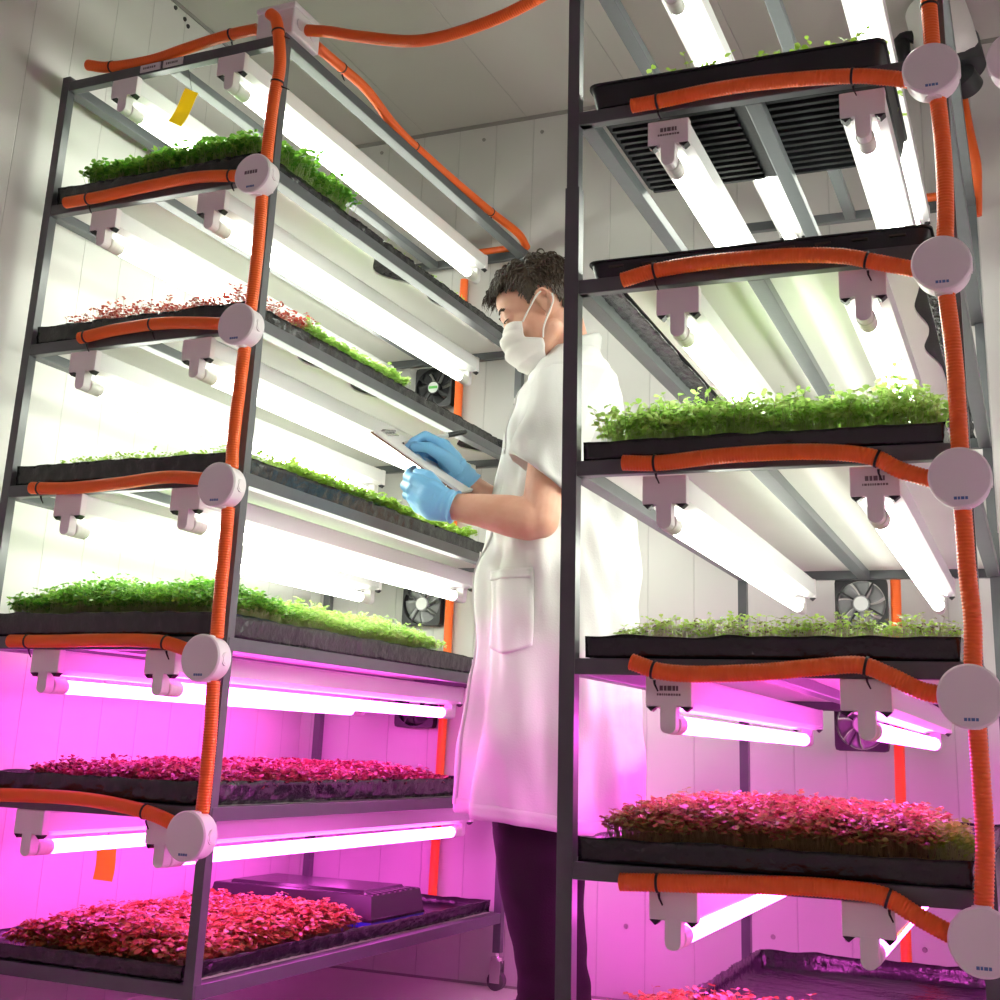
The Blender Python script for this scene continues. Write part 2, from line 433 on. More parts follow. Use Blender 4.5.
# ------------------------------------------------------------------ junction boxes
def make_jbox():
    root = bpy.data.objects.new('junction_box', None); root.empty_display_size = .05; link(root)
    bm = bmesh.new(); cyl(bm, (0, -.008, 0), (0, -.040, 0), .0385, .0395, seg=48); box(bm, -.012, .012, -.010, .0122, -.02, .02)
    for k in range(4):
        a = 2*PI*k/4; c, s = math.cos(a), math.sin(a)
        for r_, h_ in ((.0125, .0400), (.0095, .0408)): cyl(bm, (c*.036, -.024, s*.036), (c*h_, -.024, s*h_), r_, r_*.96, seg=20)
    b = mesh_obj('body', bm, M['plastic'], root); shade_by_angle(b, 40)
    bm = bmesh.new()
    for r0, r1, y0, y1 in ((.0415, .0415, -.038, -.0445), (.0415, .039, -.0445, -.0475)):
        cyl(bm, (0, y0, 0), (0, y1, 0), r0, r1, seg=56)
    l = mesh_obj('lid', bm, M['plastic'], root); shade_by_angle(l, 30)
    bm = bmesh.new(); x = -.009
    for w in (.004, .003, .0045, .0035):
        box(bm, x, x+w, -.0480, -.0472, -.031, -.027); x += w+.001
    mesh_obj('logo', bm, M['logo'], l)
    return root
jb0 = make_jbox(); used = False; jb_plain = None
ORD = ['topmost', 'second from the top', 'third from the top', 'fourth from the top', 'lowest']
for side, zs, xs in (('left', [1.646, 1.336, 1.028, .718, .422], [.592, .590, .583, .587, .594]), ('right', [1.579, 1.270, .960, .672, .378], [.580, .579, .587, .584, .582])):
    for i, z in enumerate(zs):
        o = copy_tree(jb0) if used else jb0
        if used: jb_plain = o
        used = True
        o.location = W(side, xs[i], -.0125, z); o.rotation_euler.z = FR[side][1]
        tag(o, 'round white junction box on the front post of the %s rack, %s' % (side, ORD[i]), 'junction box', 'round junction boxes')
        if side == 'left' and i == 0: jb_first = o
        if side == 'right' and i == 4:           # the only lid with a printed line in its middle
            lid = [c for c in jb_first.children if c.name.startswith('lid')][0]
            bm = bmesh.new(); x = -.016
            for w in (.005, .004, .005, .004, .005): box(bm, x, x+w, -.0481, -.0474, -.002, .005); x += w+.0016
            mesh_obj('print', bm, M['print'], lid)
# square box on the top corner of the left rack
root = empty('junction_box', W('left', .565, .052, LZ[0]+BH), LA)
bm = bmesh.new(); box(bm, -.046, .046, -.050, .050, 0, .060, bev=.004); b = mesh_obj('body', bm, M['plastic'], root)
bm = bmesh.new(); box(bm, -.049, .049, -.053, .053, .058, .072, bev=.004); mesh_obj('lid', bm, M['plastic'], root)
bm = bmesh.new()
for y in (-.025, .022): cyl(bm, (.045, y, .03), (.0485, y, .03), .013, .012, seg=20)
mesh_obj('knockout', bm, M['plastic'], root)
tag(root, 'square white junction box on top of the left rack frame', 'junction box')

# upright of the next rack, just outside the picture, with its round box
root = empty('steel_upright', (.016, 1.79, 0)); bm = bmesh.new(); box(bm, -.011, .011, -.011, .011, 0, H-.0005); mesh_obj('post', bm, M['steel'], root)
bm = bmesh.new(); box(bm, -.03, .03, -.03, .03, 0, .006); mesh_obj('foot_plate', bm, M['steel'], root)
tag(root, 'grey steel upright just beyond the right edge of the picture', 'post')
o = copy_tree(jb_plain); o.location = (-.0005, 1.7785, 1.556); o.rotation_euler.z = 0
tag(o, 'round white junction box cut off by the right edge of the picture', 'junction box', 'round junction boxes')

# ------------------------------------------------------------------ orange conduit
CR = .0125
def conduit(side, pts, label, ties=(), r=CR, group='orange corrugated conduits', open_end=True):
    """pts in rack coordinates"""
    base = Vector(pts[0]); path = catmull([Vector(p)-base for p in pts], .00118)
    rad = [r*(1.0 if (k % 4) in (0, 1) else .925) for k in range(len(path))]
    bm = bmesh.new(); sweep(bm, path, rad, 14)
    o = mesh_obj('corrugated_conduit', bm, M['orange'], None, smooth=True, loc=W(side, *base), rotz=FR[side][1])
    tag(o, label, 'conduit', group)
    fr = frames(path)
    for t in ties:
        f, kind = (t if isinstance(t, tuple) else (t, 0))
        p, u, v = fr[min(len(fr)-1, int(f*(len(fr)-1)))]
        bm = bmesh.new(); ax = u.cross(v)
        ring = []
        for k in range(20):
            a = 2*PI*k/20; d = u*math.cos(a)+v*math.sin(a)
            ring.append([bm.verts.new(p+d*rr_+ax*h) for rr_, h in ((r*1.0, -.0018), (r*1.10, -.0018), (r*1.10, .0018), (r*1.0, .0018))])
        for k in range(20):
            a, b = ring[k], ring[(k+1) % 20]
            for q in range(4): bm.faces.new((a[q], a[(q+1) % 4], b[(q+1) % 4], b[q]))
        d = Vector((0, .3, -1)).normalized() if kind == 0 else Vector((.6, .1, -.5)).normalized()
        q0 = p+d*r*1.05
        sweep(bm, [q0-Vector((0, 0, .002)), q0+d*.008, q0+d*.018+Vector((.004, 0, 0))], [.0022, .0016, .0011], 6)
        mesh_obj('cable_tie', bm, M['tie'], o)
    return o
y = -.0135
def fl(pp, yy=y): return [(p[0], yy, p[1]) for p in pp]
# right rack branches, one per level
ORD2 = ['topmost branch', 'second branch from the top', 'third branch from the top', 'fourth branch from the top', 'lowest branch']
RB = [
    ([(.105, 1.619), (.153, 1.620), (.254, 1.625), (.350, 1.622), (.459, 1.611), (.518, 1.597), (.548, 1.586)], (.10, .80)),
    ([(.093, 1.312), (.155, 1.323), (.252, 1.327), (.360, 1.323), (.434, 1.314), (.484, 1.299), (.548, 1.278)], (.12, .83)),
    ([(.099, 1.013), (.157, 1.010), (.250, 1.016), (.353, 1.017), (.425, 1.012), (.473, 1.002), (.506, .983), (.552, .966)], (.11, .82)),
    ([(.116, .714), (.160, .701), (.219, .698), (.305, .702), (.388, .710), (.442, .713), (.481, .699), (.519, .681), (.550, .675)], (.08, .76)),
    ([(.104, .411), (.161, .414), (.246, .418), (.341, .423), (.413, .423), (.463, .418), (.506, .396), (.550, .376)], (.12, .80)),
]
for i, (pp, t) in enumerate(RB):
    conduit('right', fl(pp), 'orange conduit along the front of the right rack, %s' % ORD2[i], t)
LB = [
    ([(.076, 1.678), (.169, 1.678), (.301, 1.683), (.429, 1.683), (.565, 1.664)], (.13, .88)),
    ([(.168, 1.363), (.270, 1.372), (.396, 1.372), (.565, 1.352)], (.04, .46, .93)),
    ([(.095, 1.053), (.195, 1.048), (.320, 1.052), (.439, 1.058), (.560, 1.045)], (.05, .94)),
    ([(.095, .750), (.196, .750), (.318, .752), (.436, .751), (.490, .744), (.563, .722)], (.10, .80)),
    ([(-.02, .462), (.125, .466), (.270, .469), (.374, .465), (.484, .451), (.572, .424)], (.82,)),
]
for i, (pp, t) in enumerate(LB):
    conduit('left', fl(pp), 'orange conduit along the front of the left rack, %s' % ORD2[i], t)
# uprights between the boxes
yv = -.026
RVp = [[(.581, 1.84), (.581, 1.711), (.582, 1.641), (.582, 1.617)], [(.586, 1.541), (.589, 1.457), (.588, 1.377), (.584, 1.308)], [(.582, 1.232), (.587, 1.148), (.588, 1.075), (.588, .998)],
       [(.587, .922), (.588, .839), (.591, .772), (.588, .709)], [(.589, .634), (.590, .569), (.590, .496), (.584, .415)]]
LVp = [[(.572, 2.022), (.590, 2.000), (.605, 1.93), (.609, 1.880), (.602, 1.817), (.599, 1.707), (.600, 1.684)], [(.597, 1.608), (.599, 1.536), (.599, 1.453), (.597, 1.373)], [(.592, 1.298), (.589, 1.214), (.587, 1.117), (.590, 1.065)],
       [(.591, .990), (.592, .912), (.592, .822), (.594, .755)], [(.596, .680), (.600, .597), (.601, .513), (.600, .459)]]
SEG = ['above its topmost round box', 'between its first and second round boxes', 'between its second and third round boxes', 'between its third and fourth round boxes', 'between its fourth and lowest round boxes']
for i in range(5):
    conduit('right', fl(RVp[i], yv), 'upright orange conduit on the right rack %s' % SEG[i], (.62,) if i == 0 else ())
    conduit('left', fl(LVp[i], yv), 'upright orange conduit on the left rack %s' % SEG[i], ((.16, 1), (.50, 1)) if i == 0 else ())
# top of the left rack
conduit('left', [(.059, .010, 2.026), (.124, .010, 2.008), (.237, .010, 2.001), (.343, .010, 2.012), (.446, .010, 2.020), (.514, .010, 2.019)], 'orange conduit lying on the top front beam of the left rack', (.16, .86))
conduit('left', [(.600, .107, 2.016), (.592, .222, 2.028), (.592, .332, 2.030), (.592, .479, 2.003), (.592, .689, 2.001), (.592, .988, 2.010), (.592, 1.192, 2.022), (.592, 1.262, 2.003)], 'long orange conduit tied along the top side beam of the left rack', (.10, .40, .78), r=.0115)
conduit('left', [(.430, 1.250, 2.001), (.479, 1.250, 2.001), (.567, 1.250, 2.001)], 'short orange conduit on the top back beam of the left rack', (.92,), r=.0115)
conduit('left', [(.614, .050, 2.018), (.670, .050, 2.002), (.745, .050, 1.975), (.886, .050, 1.936), (1.019, .050, 1.943), (1.141, .045, 1.971), (1.28, .03, 2.02), (1.42, -.02, 2.03)], 'orange conduit sagging across the aisle from the square box near the ceiling')
# drops behind the racks
conduit('left', [(.386, 1.2735, 1.93), (.386, 1.2735, 1.70), (.388, 1.2735, 1.30), (.392, 1.2735, .87), (.388, 1.2735, .50), (.384, 1.2735, .10)], 'upright orange conduit behind the left rack beside its fans')
conduit('right', [(.372, 1.2735, 1.90), (.369, 1.2735, 1.40), (.367, 1.2735, .98), (.361, 1.2735, .70), (.357, 1.2735, .40), (.355, 1.2735, .05)], 'upright orange conduit behind the right rack beside its fans')
conduit('right', [(.580, 1.275, 2.30), (.584, 1.275, 2.238), (.594, 1.275, 2.137), (.606, 1.275, 2.040), (.604, 1.275, 1.965), (.600, 1.275, 1.90)], 'loose orange conduit hanging behind the top back corner of the right rack')
conduit('right', [(.44, 1.245, 1.9485), (.50, 1.245, 1.9485), (.57, 1.245, 1.9485)], 'short orange conduit on the top back beam of the right rack')

# ------------------------------------------------------------------ fans behind the shelves
def make_fan(dark_face):
    root = bpy.data.objects.new('cooling_fan', None); root.empty_display_size = .05; link(root)
    bm = bmesh.new(); S, R, T = .060, .0565, .0125
    for y in (-T, T):
        pass
    N = 64; outer, inner = [], []
    for k in range(N):
        a = 2*PI*k/N; c, s = math.cos(a), math.sin(a); m = S/max(abs(c), abs(s)); m = min(m, S*1.36)
        outer.append((c*m, s*m)); inner.append((c*R, s*R))
    V = [[bm.verts.new((p[0], yy, p[1])) for p in ring] for ring in (outer, inner) for yy in (-T, T)]
    of, ob, inf, inb = V
    for k in range(N):
        j = (k+1) % N
        bm.faces.new((of[k], of[j], inf[j], inf[k])); bm.faces.new((ob[j], ob[k], inb[k], inb[j]))
        bm.faces.new((of[j], of[k], ob[k], ob[j])); bm.faces.new((inf[k], inf[j], inb[j], inb[k]))
    for k in range(4):                                      # struts on the near side
        a = PI/4+k*PI/2+.25; c, s = math.cos(a), math.sin(a); t = Vector((-s, 0, c))*.0022
        p0, p1 = Vector((c*.018, 0, s*.018)), Vector((c*.0567, 0, s*.0567))
        q = [bm.verts.new(p+d+Vector((0, yy, 0))) for yy in (-T-.0003, -T+.004) for p, d in ((p0, t), (p0, -t), (p1, -t), (p1, t))]
        for f in ((0, 1, 2, 3), (7, 6, 5, 4), (0, 4, 5, 1), (1, 5, 6, 2), (2, 6, 7, 3), (3, 7, 4, 0)): bm.faces.new([q[i] for i in f])
    mesh_obj('frame', bm, M['dark'], root)
    bm = bmesh.new(); cyl(bm, (0, -T-.0004, 0), (0, T-.004, 0), .0195, seg=32); h = mesh_obj('hub', bm, M['dark'] if dark_face else M['blade'], root)
    bm = bmesh.new(); cyl(bm, (0, -T-.0010, 0), (0, -T-.0003, 0), .0165, seg=32); st = mesh_obj('sticker', bm, M['hub'], root)
    if dark_face:
        bm = bmesh.new(); box(bm, -.0145, .0145, -T-.0016, -T-.0009, -.004, .004); mesh_obj('stripe', bm, M['green_ink'], st)
    bm = bmesh.new()
    for k in range(7):
        a0 = 2*PI*k/7; rows = []
        for i in range(6):
            r = .018+.0365*i/5; row = []
            for jx in range(5):
                tt = jx/4; a = a0+.30*i/5+tt*.78; yy = -.006+tt*.013
                row.append(bm.verts.new((r*math.cos(a), yy, r*math.sin(a))))
            rows.append(row)
        for a_, b_ in zip(rows, rows[1:]):
            for jx in range(4): bm.faces.new((a_[jx], a_[jx+1], b_[jx+1], b_[jx]))
    im = mesh_obj('impeller', bm, M['dark'] if dark_face else M['blade'], root, smooth=True)
    md = im.modifiers.new('thickness', 'SOLIDIFY'); md.thickness = .0012
    return root
f0, f1 = make_fan(True), make_fan(False)
fans = [(f0, 'left', .308, 1.598, 'black fan with a green striped hub sticker behind the second shelf of the left rack'),
        (copy_tree(f1), 'left', .310, .966, 'grey bladed fan behind the left rack above the bright green tray'),
        (copy_tree(f0), 'left', .306, .690, 'fan in pink light behind the wine red tray of the left rack'),
        (f1, 'right', .288, .944, 'grey bladed fan behind the sparse purple and green sprouts of the right rack'),
        (copy_tree(f1), 'right', .278, .668, 'grey bladed fan in pink light behind the right rack')]
for o, side, x, z, lab in fans:
    o.location = W(side, x, 1.2728, z); o.rotation_euler.z = FR[side][1]
    tag(o, lab, 'fan', 'square fans behind the racks')

# ------------------------------------------------------------------ trays
def wr(x, y_, z_, s=1.0): return noise.noise(Vector((x*s, y_*s, z_*s)))
def liner_tray(side, name, label, x0, x1, y0, y1, z0, h, wob=.0035, mat_in='film', rim=.006, soil=None, soil_z=.55):
    """pan lined with crumpled black film"""
    cx, cy = (x0+x1)/2, (y0+y1)/2
    root = empty(name, W(side, cx, cy, z0), FR[side][1]); tag(root, label, 'tray', 'black growing trays')
    bm = bmesh.new(); stp = .009
    nx, ny = int((x1-x0)/stp), int((y1-y0)/stp); hx, hy = (x1-x0)/2, (y1-y0)/2
    per = [(-hx+2*hx*k/nx, -hy, 0, -1) for k in range(nx)]+[(hx, -hy+2*hy*k/ny, 1, 0) for k in range(ny)]+[(hx-2*hx*k/nx, hy, 0, 1) for k in range(nx)]+[(-hx, hy-2*hy*k/ny, -1, 0) for k in range(ny)]
    lev = [0, .2, .4, .6, .8, 1.0]
    rings = []
    for f in lev:
        ring = []
        for (px, py, ox, oy) in per:
            s = px*1.0+py*1.0
            d = wob*(wr(px*55+f*2.0, py*55-f*3, f*2.2+cx*9)+.8*wr(px*120+z0*7, py*120, f*5))
            d -= .004*(1-f)
            zz = h*f+(.0035*wr(px*25, py*25, 3.3+z0*5) if f > .9 else 0)
            ring.append((px+ox*d, py+oy*d, max(0, zz)))
        rings.append(ring)
    def inset(ring, d, z_=None, j=0.0):
        out = []
        for (px, py, pz), (qx, qy, ox, oy) in zip(ring, per):
            fx = (hx-d)/hx; fy = (hy-d)/hy
            out.append((qx*fx+ox*j*wr(qx*60, qy*60, 9), qy*fy+oy*j*wr(qx*60, qy*60, 4), pz if z_ is None else z_))
        return out
    top = rings[-1]
    rings.append([(a[0], a[1], a[2]) for a in inset(top, .004)])
    rings.append(inset(top, .007, h*.55, .003))
    rings.append(inset(top, .010, .006, .003))
    R = loft(bm, rings, True, True)
    mesh_obj('liner', bm, M['film'], root, smooth=True)
    if soil:
        bm = bmesh.new(); sx0, sx1, sy0, sy1 = soil
        box(bm, sx0-cx, sx1-cx, sy0-cy, sy1-cy, .007, h*soil_z); mesh_obj('growing_mat', bm, M['soil'], root)
    return root

def lip_tray(side, label, x0, x1, y0, y1, z0, h, ribs=True, slots=True):
    """plain moulded tray with a folded rim, ribbed floor and slots in the wall"""
    cx, cy = (x0+x1)/2, (y0+y1)/2; hx, hy = (x1-x0)/2, (y1-y0)/2
    root = empty('growing_tray', W(side, cx, cy, z0), FR[side][1]); tag(root, label, 'tray', 'black growing trays')
    def rr_(ax, ay, z_, r=.018):
        out = []
        for (sx, sy, a0) in ((1, -1, -PI/2), (1, 1, 0), (-1, 1, PI/2), (-1, -1, PI)):
            for k in range(6):
                a = a0+PI/2*k/5; out.append((sx*(ax-r)+r*math.cos(a), sy*(ay-r)+r*math.sin(a), z_))
        return out
    bm = bmesh.new()
    loft(bm, [rr_(hx-.010, hy-.010, 0), rr_(hx-.004, hy-.004, h*.9), rr_(hx, hy, h*.9), rr_(hx, hy, h), rr_(hx-.006, hy-.006, h), rr_(hx-.012, hy-.012, .004)])
    s = mesh_obj('shell', bm, M['traymat'], root); shade_by_angle(s, 40)
    if ribs:
        bm = bmesh.new(); n = 15
        for k in range(n):
            yy = -hy+.022+(2*hy-.044)*k/(n-1)
            for (xa, xb) in ((-hx+.018, -.012), (.012, hx-.018)):
                box(bm, xa, xb, yy-.0045, yy+.0045, -.007, .001, bev=.001)
        mesh_obj('floor_ribs', bm, M['traymat'], root)
    if slots:
        n = 9; sm = mat('glint_tray_slot', (.06, .045, .035, 1), .35)  # warm brown paints in the orange glints at the slots
        for k in range(n):
            bm = bmesh.new(); xx = -hx+.05+(2*hx-.1)*k/(n-1); box(bm, xx-.012, xx+.012, -hy+.0015, -hy+.0065, h*.55, h*.66)
            mesh_obj('wall_slot', bm, sm, root)
    return root

BT = BH+.001
TL = {}
liner_tray('left', 'growing_tray', 'black lined tray of dark green sprouts, top shelf of the left rack', .0275, .5675, .006, 1.240, LZ[1]+BT, .040, wob=.0045, soil=(.042, .553, .03, 1.22), soil_z=.8)
liner_tray('left', 'growing_tray', 'black lined tray of red and green sprouts, left rack', .0275, .5675, .006, 1.240, LZ[2]+BT, .038, wob=.0045, soil=(.042, .553, .03, 1.22), soil_z=.8)
liner_tray('left', 'growing_tray', 'black lined tray of sparse lime green sprouts, left rack', .0275, .5675, .006, 1.240, LZ[3]+BT, .040, wob=.0045, soil=(.042, .553, .03, 1.22), soil_z=.8)
liner_tray('left', 'growing_tray', 'black lined tray under the thick green cress, left rack', .0275, .5675, .004, 1.240, LZ[4]+BT, .045, wob=.002, soil=(.042, .553, .03, 1.22), soil_z=.8)
liner_tray('left', 'growing_tray', 'black lined tray of wine red sprouts in pink light, left rack', .0275, .5675, .004, 1.240, LZ[5]+BT, .040, wob=.005, soil=(.042, .553, .03, 1.15), soil_z=.7)
liner_tray('left', 'growing_tray', 'black lined tray holding red bed and long box, bottom of the left rack', .0275, .5675, .004, 1.242, LZ[6]+BT, .027, wob=.004)
lip_tray('right', 'ribbed black seedling tray on the open top level of the right rack', .020, .512, .000, .372, RZ[1]+BH+.0075, .041, ribs=True, slots=False)
t1 = lip_tray('right', 'shallow black tray with slotted front on the second level of the right rack', .026, .566, .002, 1.20, RZ[2]+BT, .030, ribs=False)
liner_tray('right', 'growing_tray', 'black lined tray under the tall green cress, right rack', .0280, .5690, .002, 1.235, RZ[3]+BT, .029, wob=.002, soil=(.04, .56, .02, 1.22), soil_z=.85)
liner_tray('right', 'growing_tray', 'black lined tray of sparse purple and green sprouts, right rack', .038, .5740, .002, 1.235, RZ[4]+BT, .032, wob=.0012, soil=(.05, .565, .02, 1.22), soil_z=.85)
liner_tray('right', 'growing_tray', 'black lined tray under the copper red bed, right rack', .0340, .5740, .002, 1.235, RZ[5]+BT, .034, wob=.003, soil=(.05, .565, .02, 1.22), soil_z=.85)
liner_tray('right', 'growing_tray', 'shiny black lined tray with bare film, bottom of the right rack', .0410, .5710, .002, 1.240, RZ[6]+BT, .042, wob=.006)
# crumpled film sagging beside the board under the slotted tray
for (xa, xb) in ((.028, .068), (.540, .566)):
    bm = bmesh.new(); nx, ny = 9, 150; rows = []
    for j in range(ny+1):
        yy = .024+1.2*j/ny; w_ = .006*wr(yy*14, xa*9, 1)
        rows.append([bm.verts.new((xa+(xb-xa)*i/nx+w_*(i/nx), yy-.601, -.0040+.0030*(wr(i*.9+xa*50, yy*60, 2)-.2)+.0015*wr(i*2, yy*150, 5)-.0005)) for i in range(nx+1)])
    for a, b in zip(rows, rows[1:]):
        for i in range(nx): bm.faces.new((a[i], a[i+1], b[i+1], b[i]))
    for v in bm.verts: v.co.x -= .296; v.co.z = min(v.co.z, -.0045) if False else v.co.z
    o = mesh_obj('plastic_film', bm, M['film'], t1, smooth=True)
    md = o.modifiers.new('thickness', 'SOLIDIFY'); md.thickness = .0006

# ------------------------------------------------------------------ microgreens
def leaf_templates():
    v = np.array([(0, 0, 0), (0, .52, -.05), (0, 1, -.16), (.36, .34, .06), (.40, .74, .0), (-.36, .34, .06), (-.40, .74, .0)], float)
    f = np.array([(0, 3, 1), (3, 4, 1), (4, 2, 1), (0, 1, 5), (5, 1, 6), (6, 1, 2)], int)
    return v, f
LV_, LF_ = leaf_templates()
def greens(side, label, cat, regions, z0, leafm, stemm, leaf=(.006, .010), tilt=(.1, .7), stem_r=.0005, leaves=2, group='beds of microgreens'):
    """regions: (x0,x1,y0,y1, per_m2, h, hvar, edge_fn) in rack coordinates -> one bed"""
    xs, ys, hs = [], [], []
    for (x0, x1, y0, y1, dens, h, hv, edge) in regions:
        n = int((x1-x0)*(y1-y0)*dens)
        x = rng.uniform(x0, x1, n); y_ = rng.uniform(y0, y1, n)
        hh = h*(1+hv*rng.normal(0, 1, n)*.6)
        low = np.array([noise.noise(Vector((a*11, b*11, z0*7))) for a, b in zip(x, y_)])
        hh *= 1+.35*hv*low*2
        if edge:
            d = np.minimum.reduce([x-x0, x1-x, y_-y0+.03*0, y1-y_]); hh *= 1-.5*np.exp(-d/edge)
        xs.append(x); ys.append(y_); hs.append(np.clip(hh, h*.25, h*1.6))
    x = np.concatenate(xs); y_ = np.concatenate(ys); h = np.concatenate(hs); n = len(x)
    x0 = min(r[0] for r in regions); x1 = max(r[1] for r in regions); y0 = min(r[2] for r in regions); y1 = max(r[3] for r in regions)
    cx, cy = (x0+x1)/2, (y0+y1)/2
    base = np.stack([x-cx, y_-cy, np.zeros(n)], 1)
    ln = rng.normal(0, .16, (n, 2))*h[:, None]
    out = np.stack([np.where(x < x0+.02, -1, np.where(x > x1-.02, 1, 0)), np.where(y_ < y0+.02, -1, np.where(y_ > y1-.02, 1, 0))], 1)*.18*h[:, None]*rng.uniform(0, 1.2, (n, 1))
    tip = base+np.stack([ln[:, 0]+out[:, 0], ln[:, 1]+out[:, 1], h], 1)
    mid = (base+tip)/2+np.stack([rng.normal(0, .06, n)*h, rng.normal(0, .06, n)*h, h*.03], 1)
    # stems: three-sided tubes with a bend
    ang = np.array([0, 2*PI/3, 4*PI/3]); tri = np.stack([np.cos(ang), np.sin(ang), np.zeros(3)], 1)*stem_r
    sv = np.stack([base[:, None]+tri, mid[:, None]+tri, tip[:, None]+tri*.8], 1).reshape(n, 9, 3)
    sf = []
    for a in (0, 3):
        for k in range(3):
            k2 = (k+1) % 3; sf += [(a+k, a+k2, a+3+k2), (a+k, a+3+k2, a+3+k)]
    sf = np.array(sf, int)
    SV = sv.reshape(-1, 3); SF = (sf[None]+np.arange(n)[:, None, None]*9).reshape(-1, 3)
    m = n*leaves
    tipm = np.repeat(tip, leaves, 0)
    a0 = np.repeat(rng.uniform(0, 2*PI, n), leaves)+np.tile(np.arange(leaves)*2*PI/leaves, n)+rng.normal(0, .3, m)
    size = rng.uniform(leaf[0], leaf[1], m); pit = rng.uniform(tilt[0], tilt[1], m)*rng.choice([1, 1, 1, -.5], m)
    ca, sa = np.cos(a0), np.sin(a0); cp, sp = np.cos(pit), np.sin(pit)
    fwd = np.stack([ca*cp, sa*cp, sp], 1); sid = np.stack([-sa, ca, np.zeros(m)], 1); rol = rng.normal(0, .35, m)
    nor = np.stack([-ca*sp, -sa*sp, cp], 1)
    sid2 = sid*np.cos(rol)[:, None]+nor*np.sin(rol)[:, None]; nor2 = nor*np.cos(rol)[:, None]-sid*np.sin(rol)[:, None]
    if leaves > 2:
        drop = np.tile(np.arange(leaves)//2, n)*.16*np.repeat(h, leaves); tipm = tipm-np.stack([np.zeros(m), np.zeros(m), drop], 1)
    lv = tipm[:, None]+size[:, None, None]*(LV_[None, :, 0, None]*sid2[:, None]+LV_[None, :, 1, None]*fwd[:, None]+LV_[None, :, 2, None]*nor2[:, None])
    LVv = lv.reshape(-1, 3); LFf = (LF_[None]+np.arange(m)[:, None, None]*7).reshape(-1, 3)+len(SV)
    V = np.concatenate([SV, LVv]); F = np.concatenate([SF, LFf]); mi = np.concatenate([np.ones(len(SF), int), np.zeros(len(LFf), int)])
    me = bpy.data.meshes.new('microgreen_bed')
    me.vertices.add(len(V)); me.vertices.foreach_set('co', V.astype(np.float32).ravel())
    me.loops.add(len(F)*3); me.loops.foreach_set('vertex_index', F.astype(np.int32).ravel())
    me.polygons.add(len(F)); me.polygons.foreach_set('loop_start', np.arange(0, len(F)*3, 3, dtype=np.int32))
    me.materials.append(leafm); me.materials.append(stemm)
    me.polygons.foreach_set('material_index', mi.astype(np.int32))
    me.polygons.foreach_set('use_smooth', [True]*len(F))
    me.update(calc_edges=True); me.validate()
    o = bpy.data.objects.new('microgreen_bed', me); link(o); o.location = W(side, cx, cy, z0); o.rotation_euler.z = FR[side][1]
    tag(o, label, cat, group, 'stuff')
    return o
K = 10000
mc = 'microgreens'
def zs(side, i, f): return (LZ if side == 'left' else RZ)[i]+BT+f
greens('left', 'thick bed of dark green microgreens on the top shelf of the left rack', mc, [(.085, .559, .024, .12, 3.8*K, .082, .3, .06), (.47, .559, .12, .36, 3.4*K, .056, .3, .0), (.08, .47, .12, .40, 1.0*K, .072, .3, 0)], zs('left', 1, .031), DEEP, STEM_PALE, (.009, .015), leaves=4)
greens('left', 'thin pale seedlings at the far end of the left rack top shelf', mc, [(.46, .559, .46, .95, .5*K, .016, .5, 0)], zs('left', 1, .031), LIME, STEM_PALE, (.003, .006))
greens('left', 'sparse red sprouts on the second shelf of the left rack', mc, [(.09, .559, .024, .10, 2.4*K, .040, .6, .03), (.45, .559, .10, .24, 2.6*K, .032, .4, 0)], zs('left', 2, .029), RED, STEM_PINK, (.005, .010))
greens('left', 'bright green bed beyond the red sprouts on the left rack second shelf', mc, [(.43, .560, .22, .66, 2.6*K, .042, .4, .05)], zs('left', 2, .029), GREEN, STEM_PALE, (.009, .014), leaves=4)
greens('left', 'sparse lime sprouts at the near end of the left rack third shelf', mc, [(.115, .559, .024, .10, 1.6*K, .024, .6, .04), (.45, .559, .10, .25, 1.8*K, .024, .5, 0)], zs('left', 3, .034), LIME, STEM_PALE, (.005, .009))
greens('left', 'fuller lime green bed further along the left rack third shelf', mc, [(.43, .560, .22, .74, 2.4*K, .040, .35, .03), (.45, .560, .74, 1.08, 1.0*K, .022, .5, 0)], zs('left', 3, .031), LIME, STEM_PALE, (.009, .014), leaves=4)
greens('left', 'deep green cress carpet at the near end of the left rack fourth shelf', mc, [(.048, .559, .024, .26, 4.0*K, .066, .3, .05)], zs('left', 4, .036), DEEP, STEM_PALE, (.007, .012), leaves=4)
greens('left', 'bright green cress at the far end of the left rack fourth shelf', mc, [(.10, .559, .26, .92, 3.2*K, .054, .3, .04)], zs('left', 4, .036), GREEN, STEM_PALE, (.007, .011), leaves=4)
greens('left', 'wine red microgreens on the fifth shelf of the left rack', mc, [(.155, .560, .018, .45, 3.0*K, .030, .45, .03), (.155, .560, .45, .98, 2.2*K, .030, .5, .03)], zs('left', 5, .024), WINE, STEM_PINK, (.007, .012), leaves=4)
greens('left', 'big square red bed on the bottom tray of the left rack', mc, [(.165, .548, .020, .61, 3.4*K, .054, .22, .02)], zs('left', 6, .010), COPPER, STEM_BROWN, (.010, .016), tilt=(-.2, .45), leaves=4)
greens('right', 'few lime seedlings in the ribbed tray at the top of the right rack', mc, [(.12, .30, .015, .06, .25*K, .046, .3, 0), (.30, .498, .015, .10, .7*K, .046, .3, 0), (.482, .500, .10, .34, .5*K, .046, .3, 0)], RZ[1]+BH+.012, LIME, STEM_PALE, (.008, .014))
greens('right', 'tall dense green cress on the third level of the right rack', mc, [(.052, .560, .014, .08, 3.2*K, .080, .34, .045), (.06, .556, .08, .40, .6*K, .086, .3, .02)], zs('right', 3, .020), GREEN, STEM_PALE, (.007, .013), tilt=(-.7, .9), leaves=4)
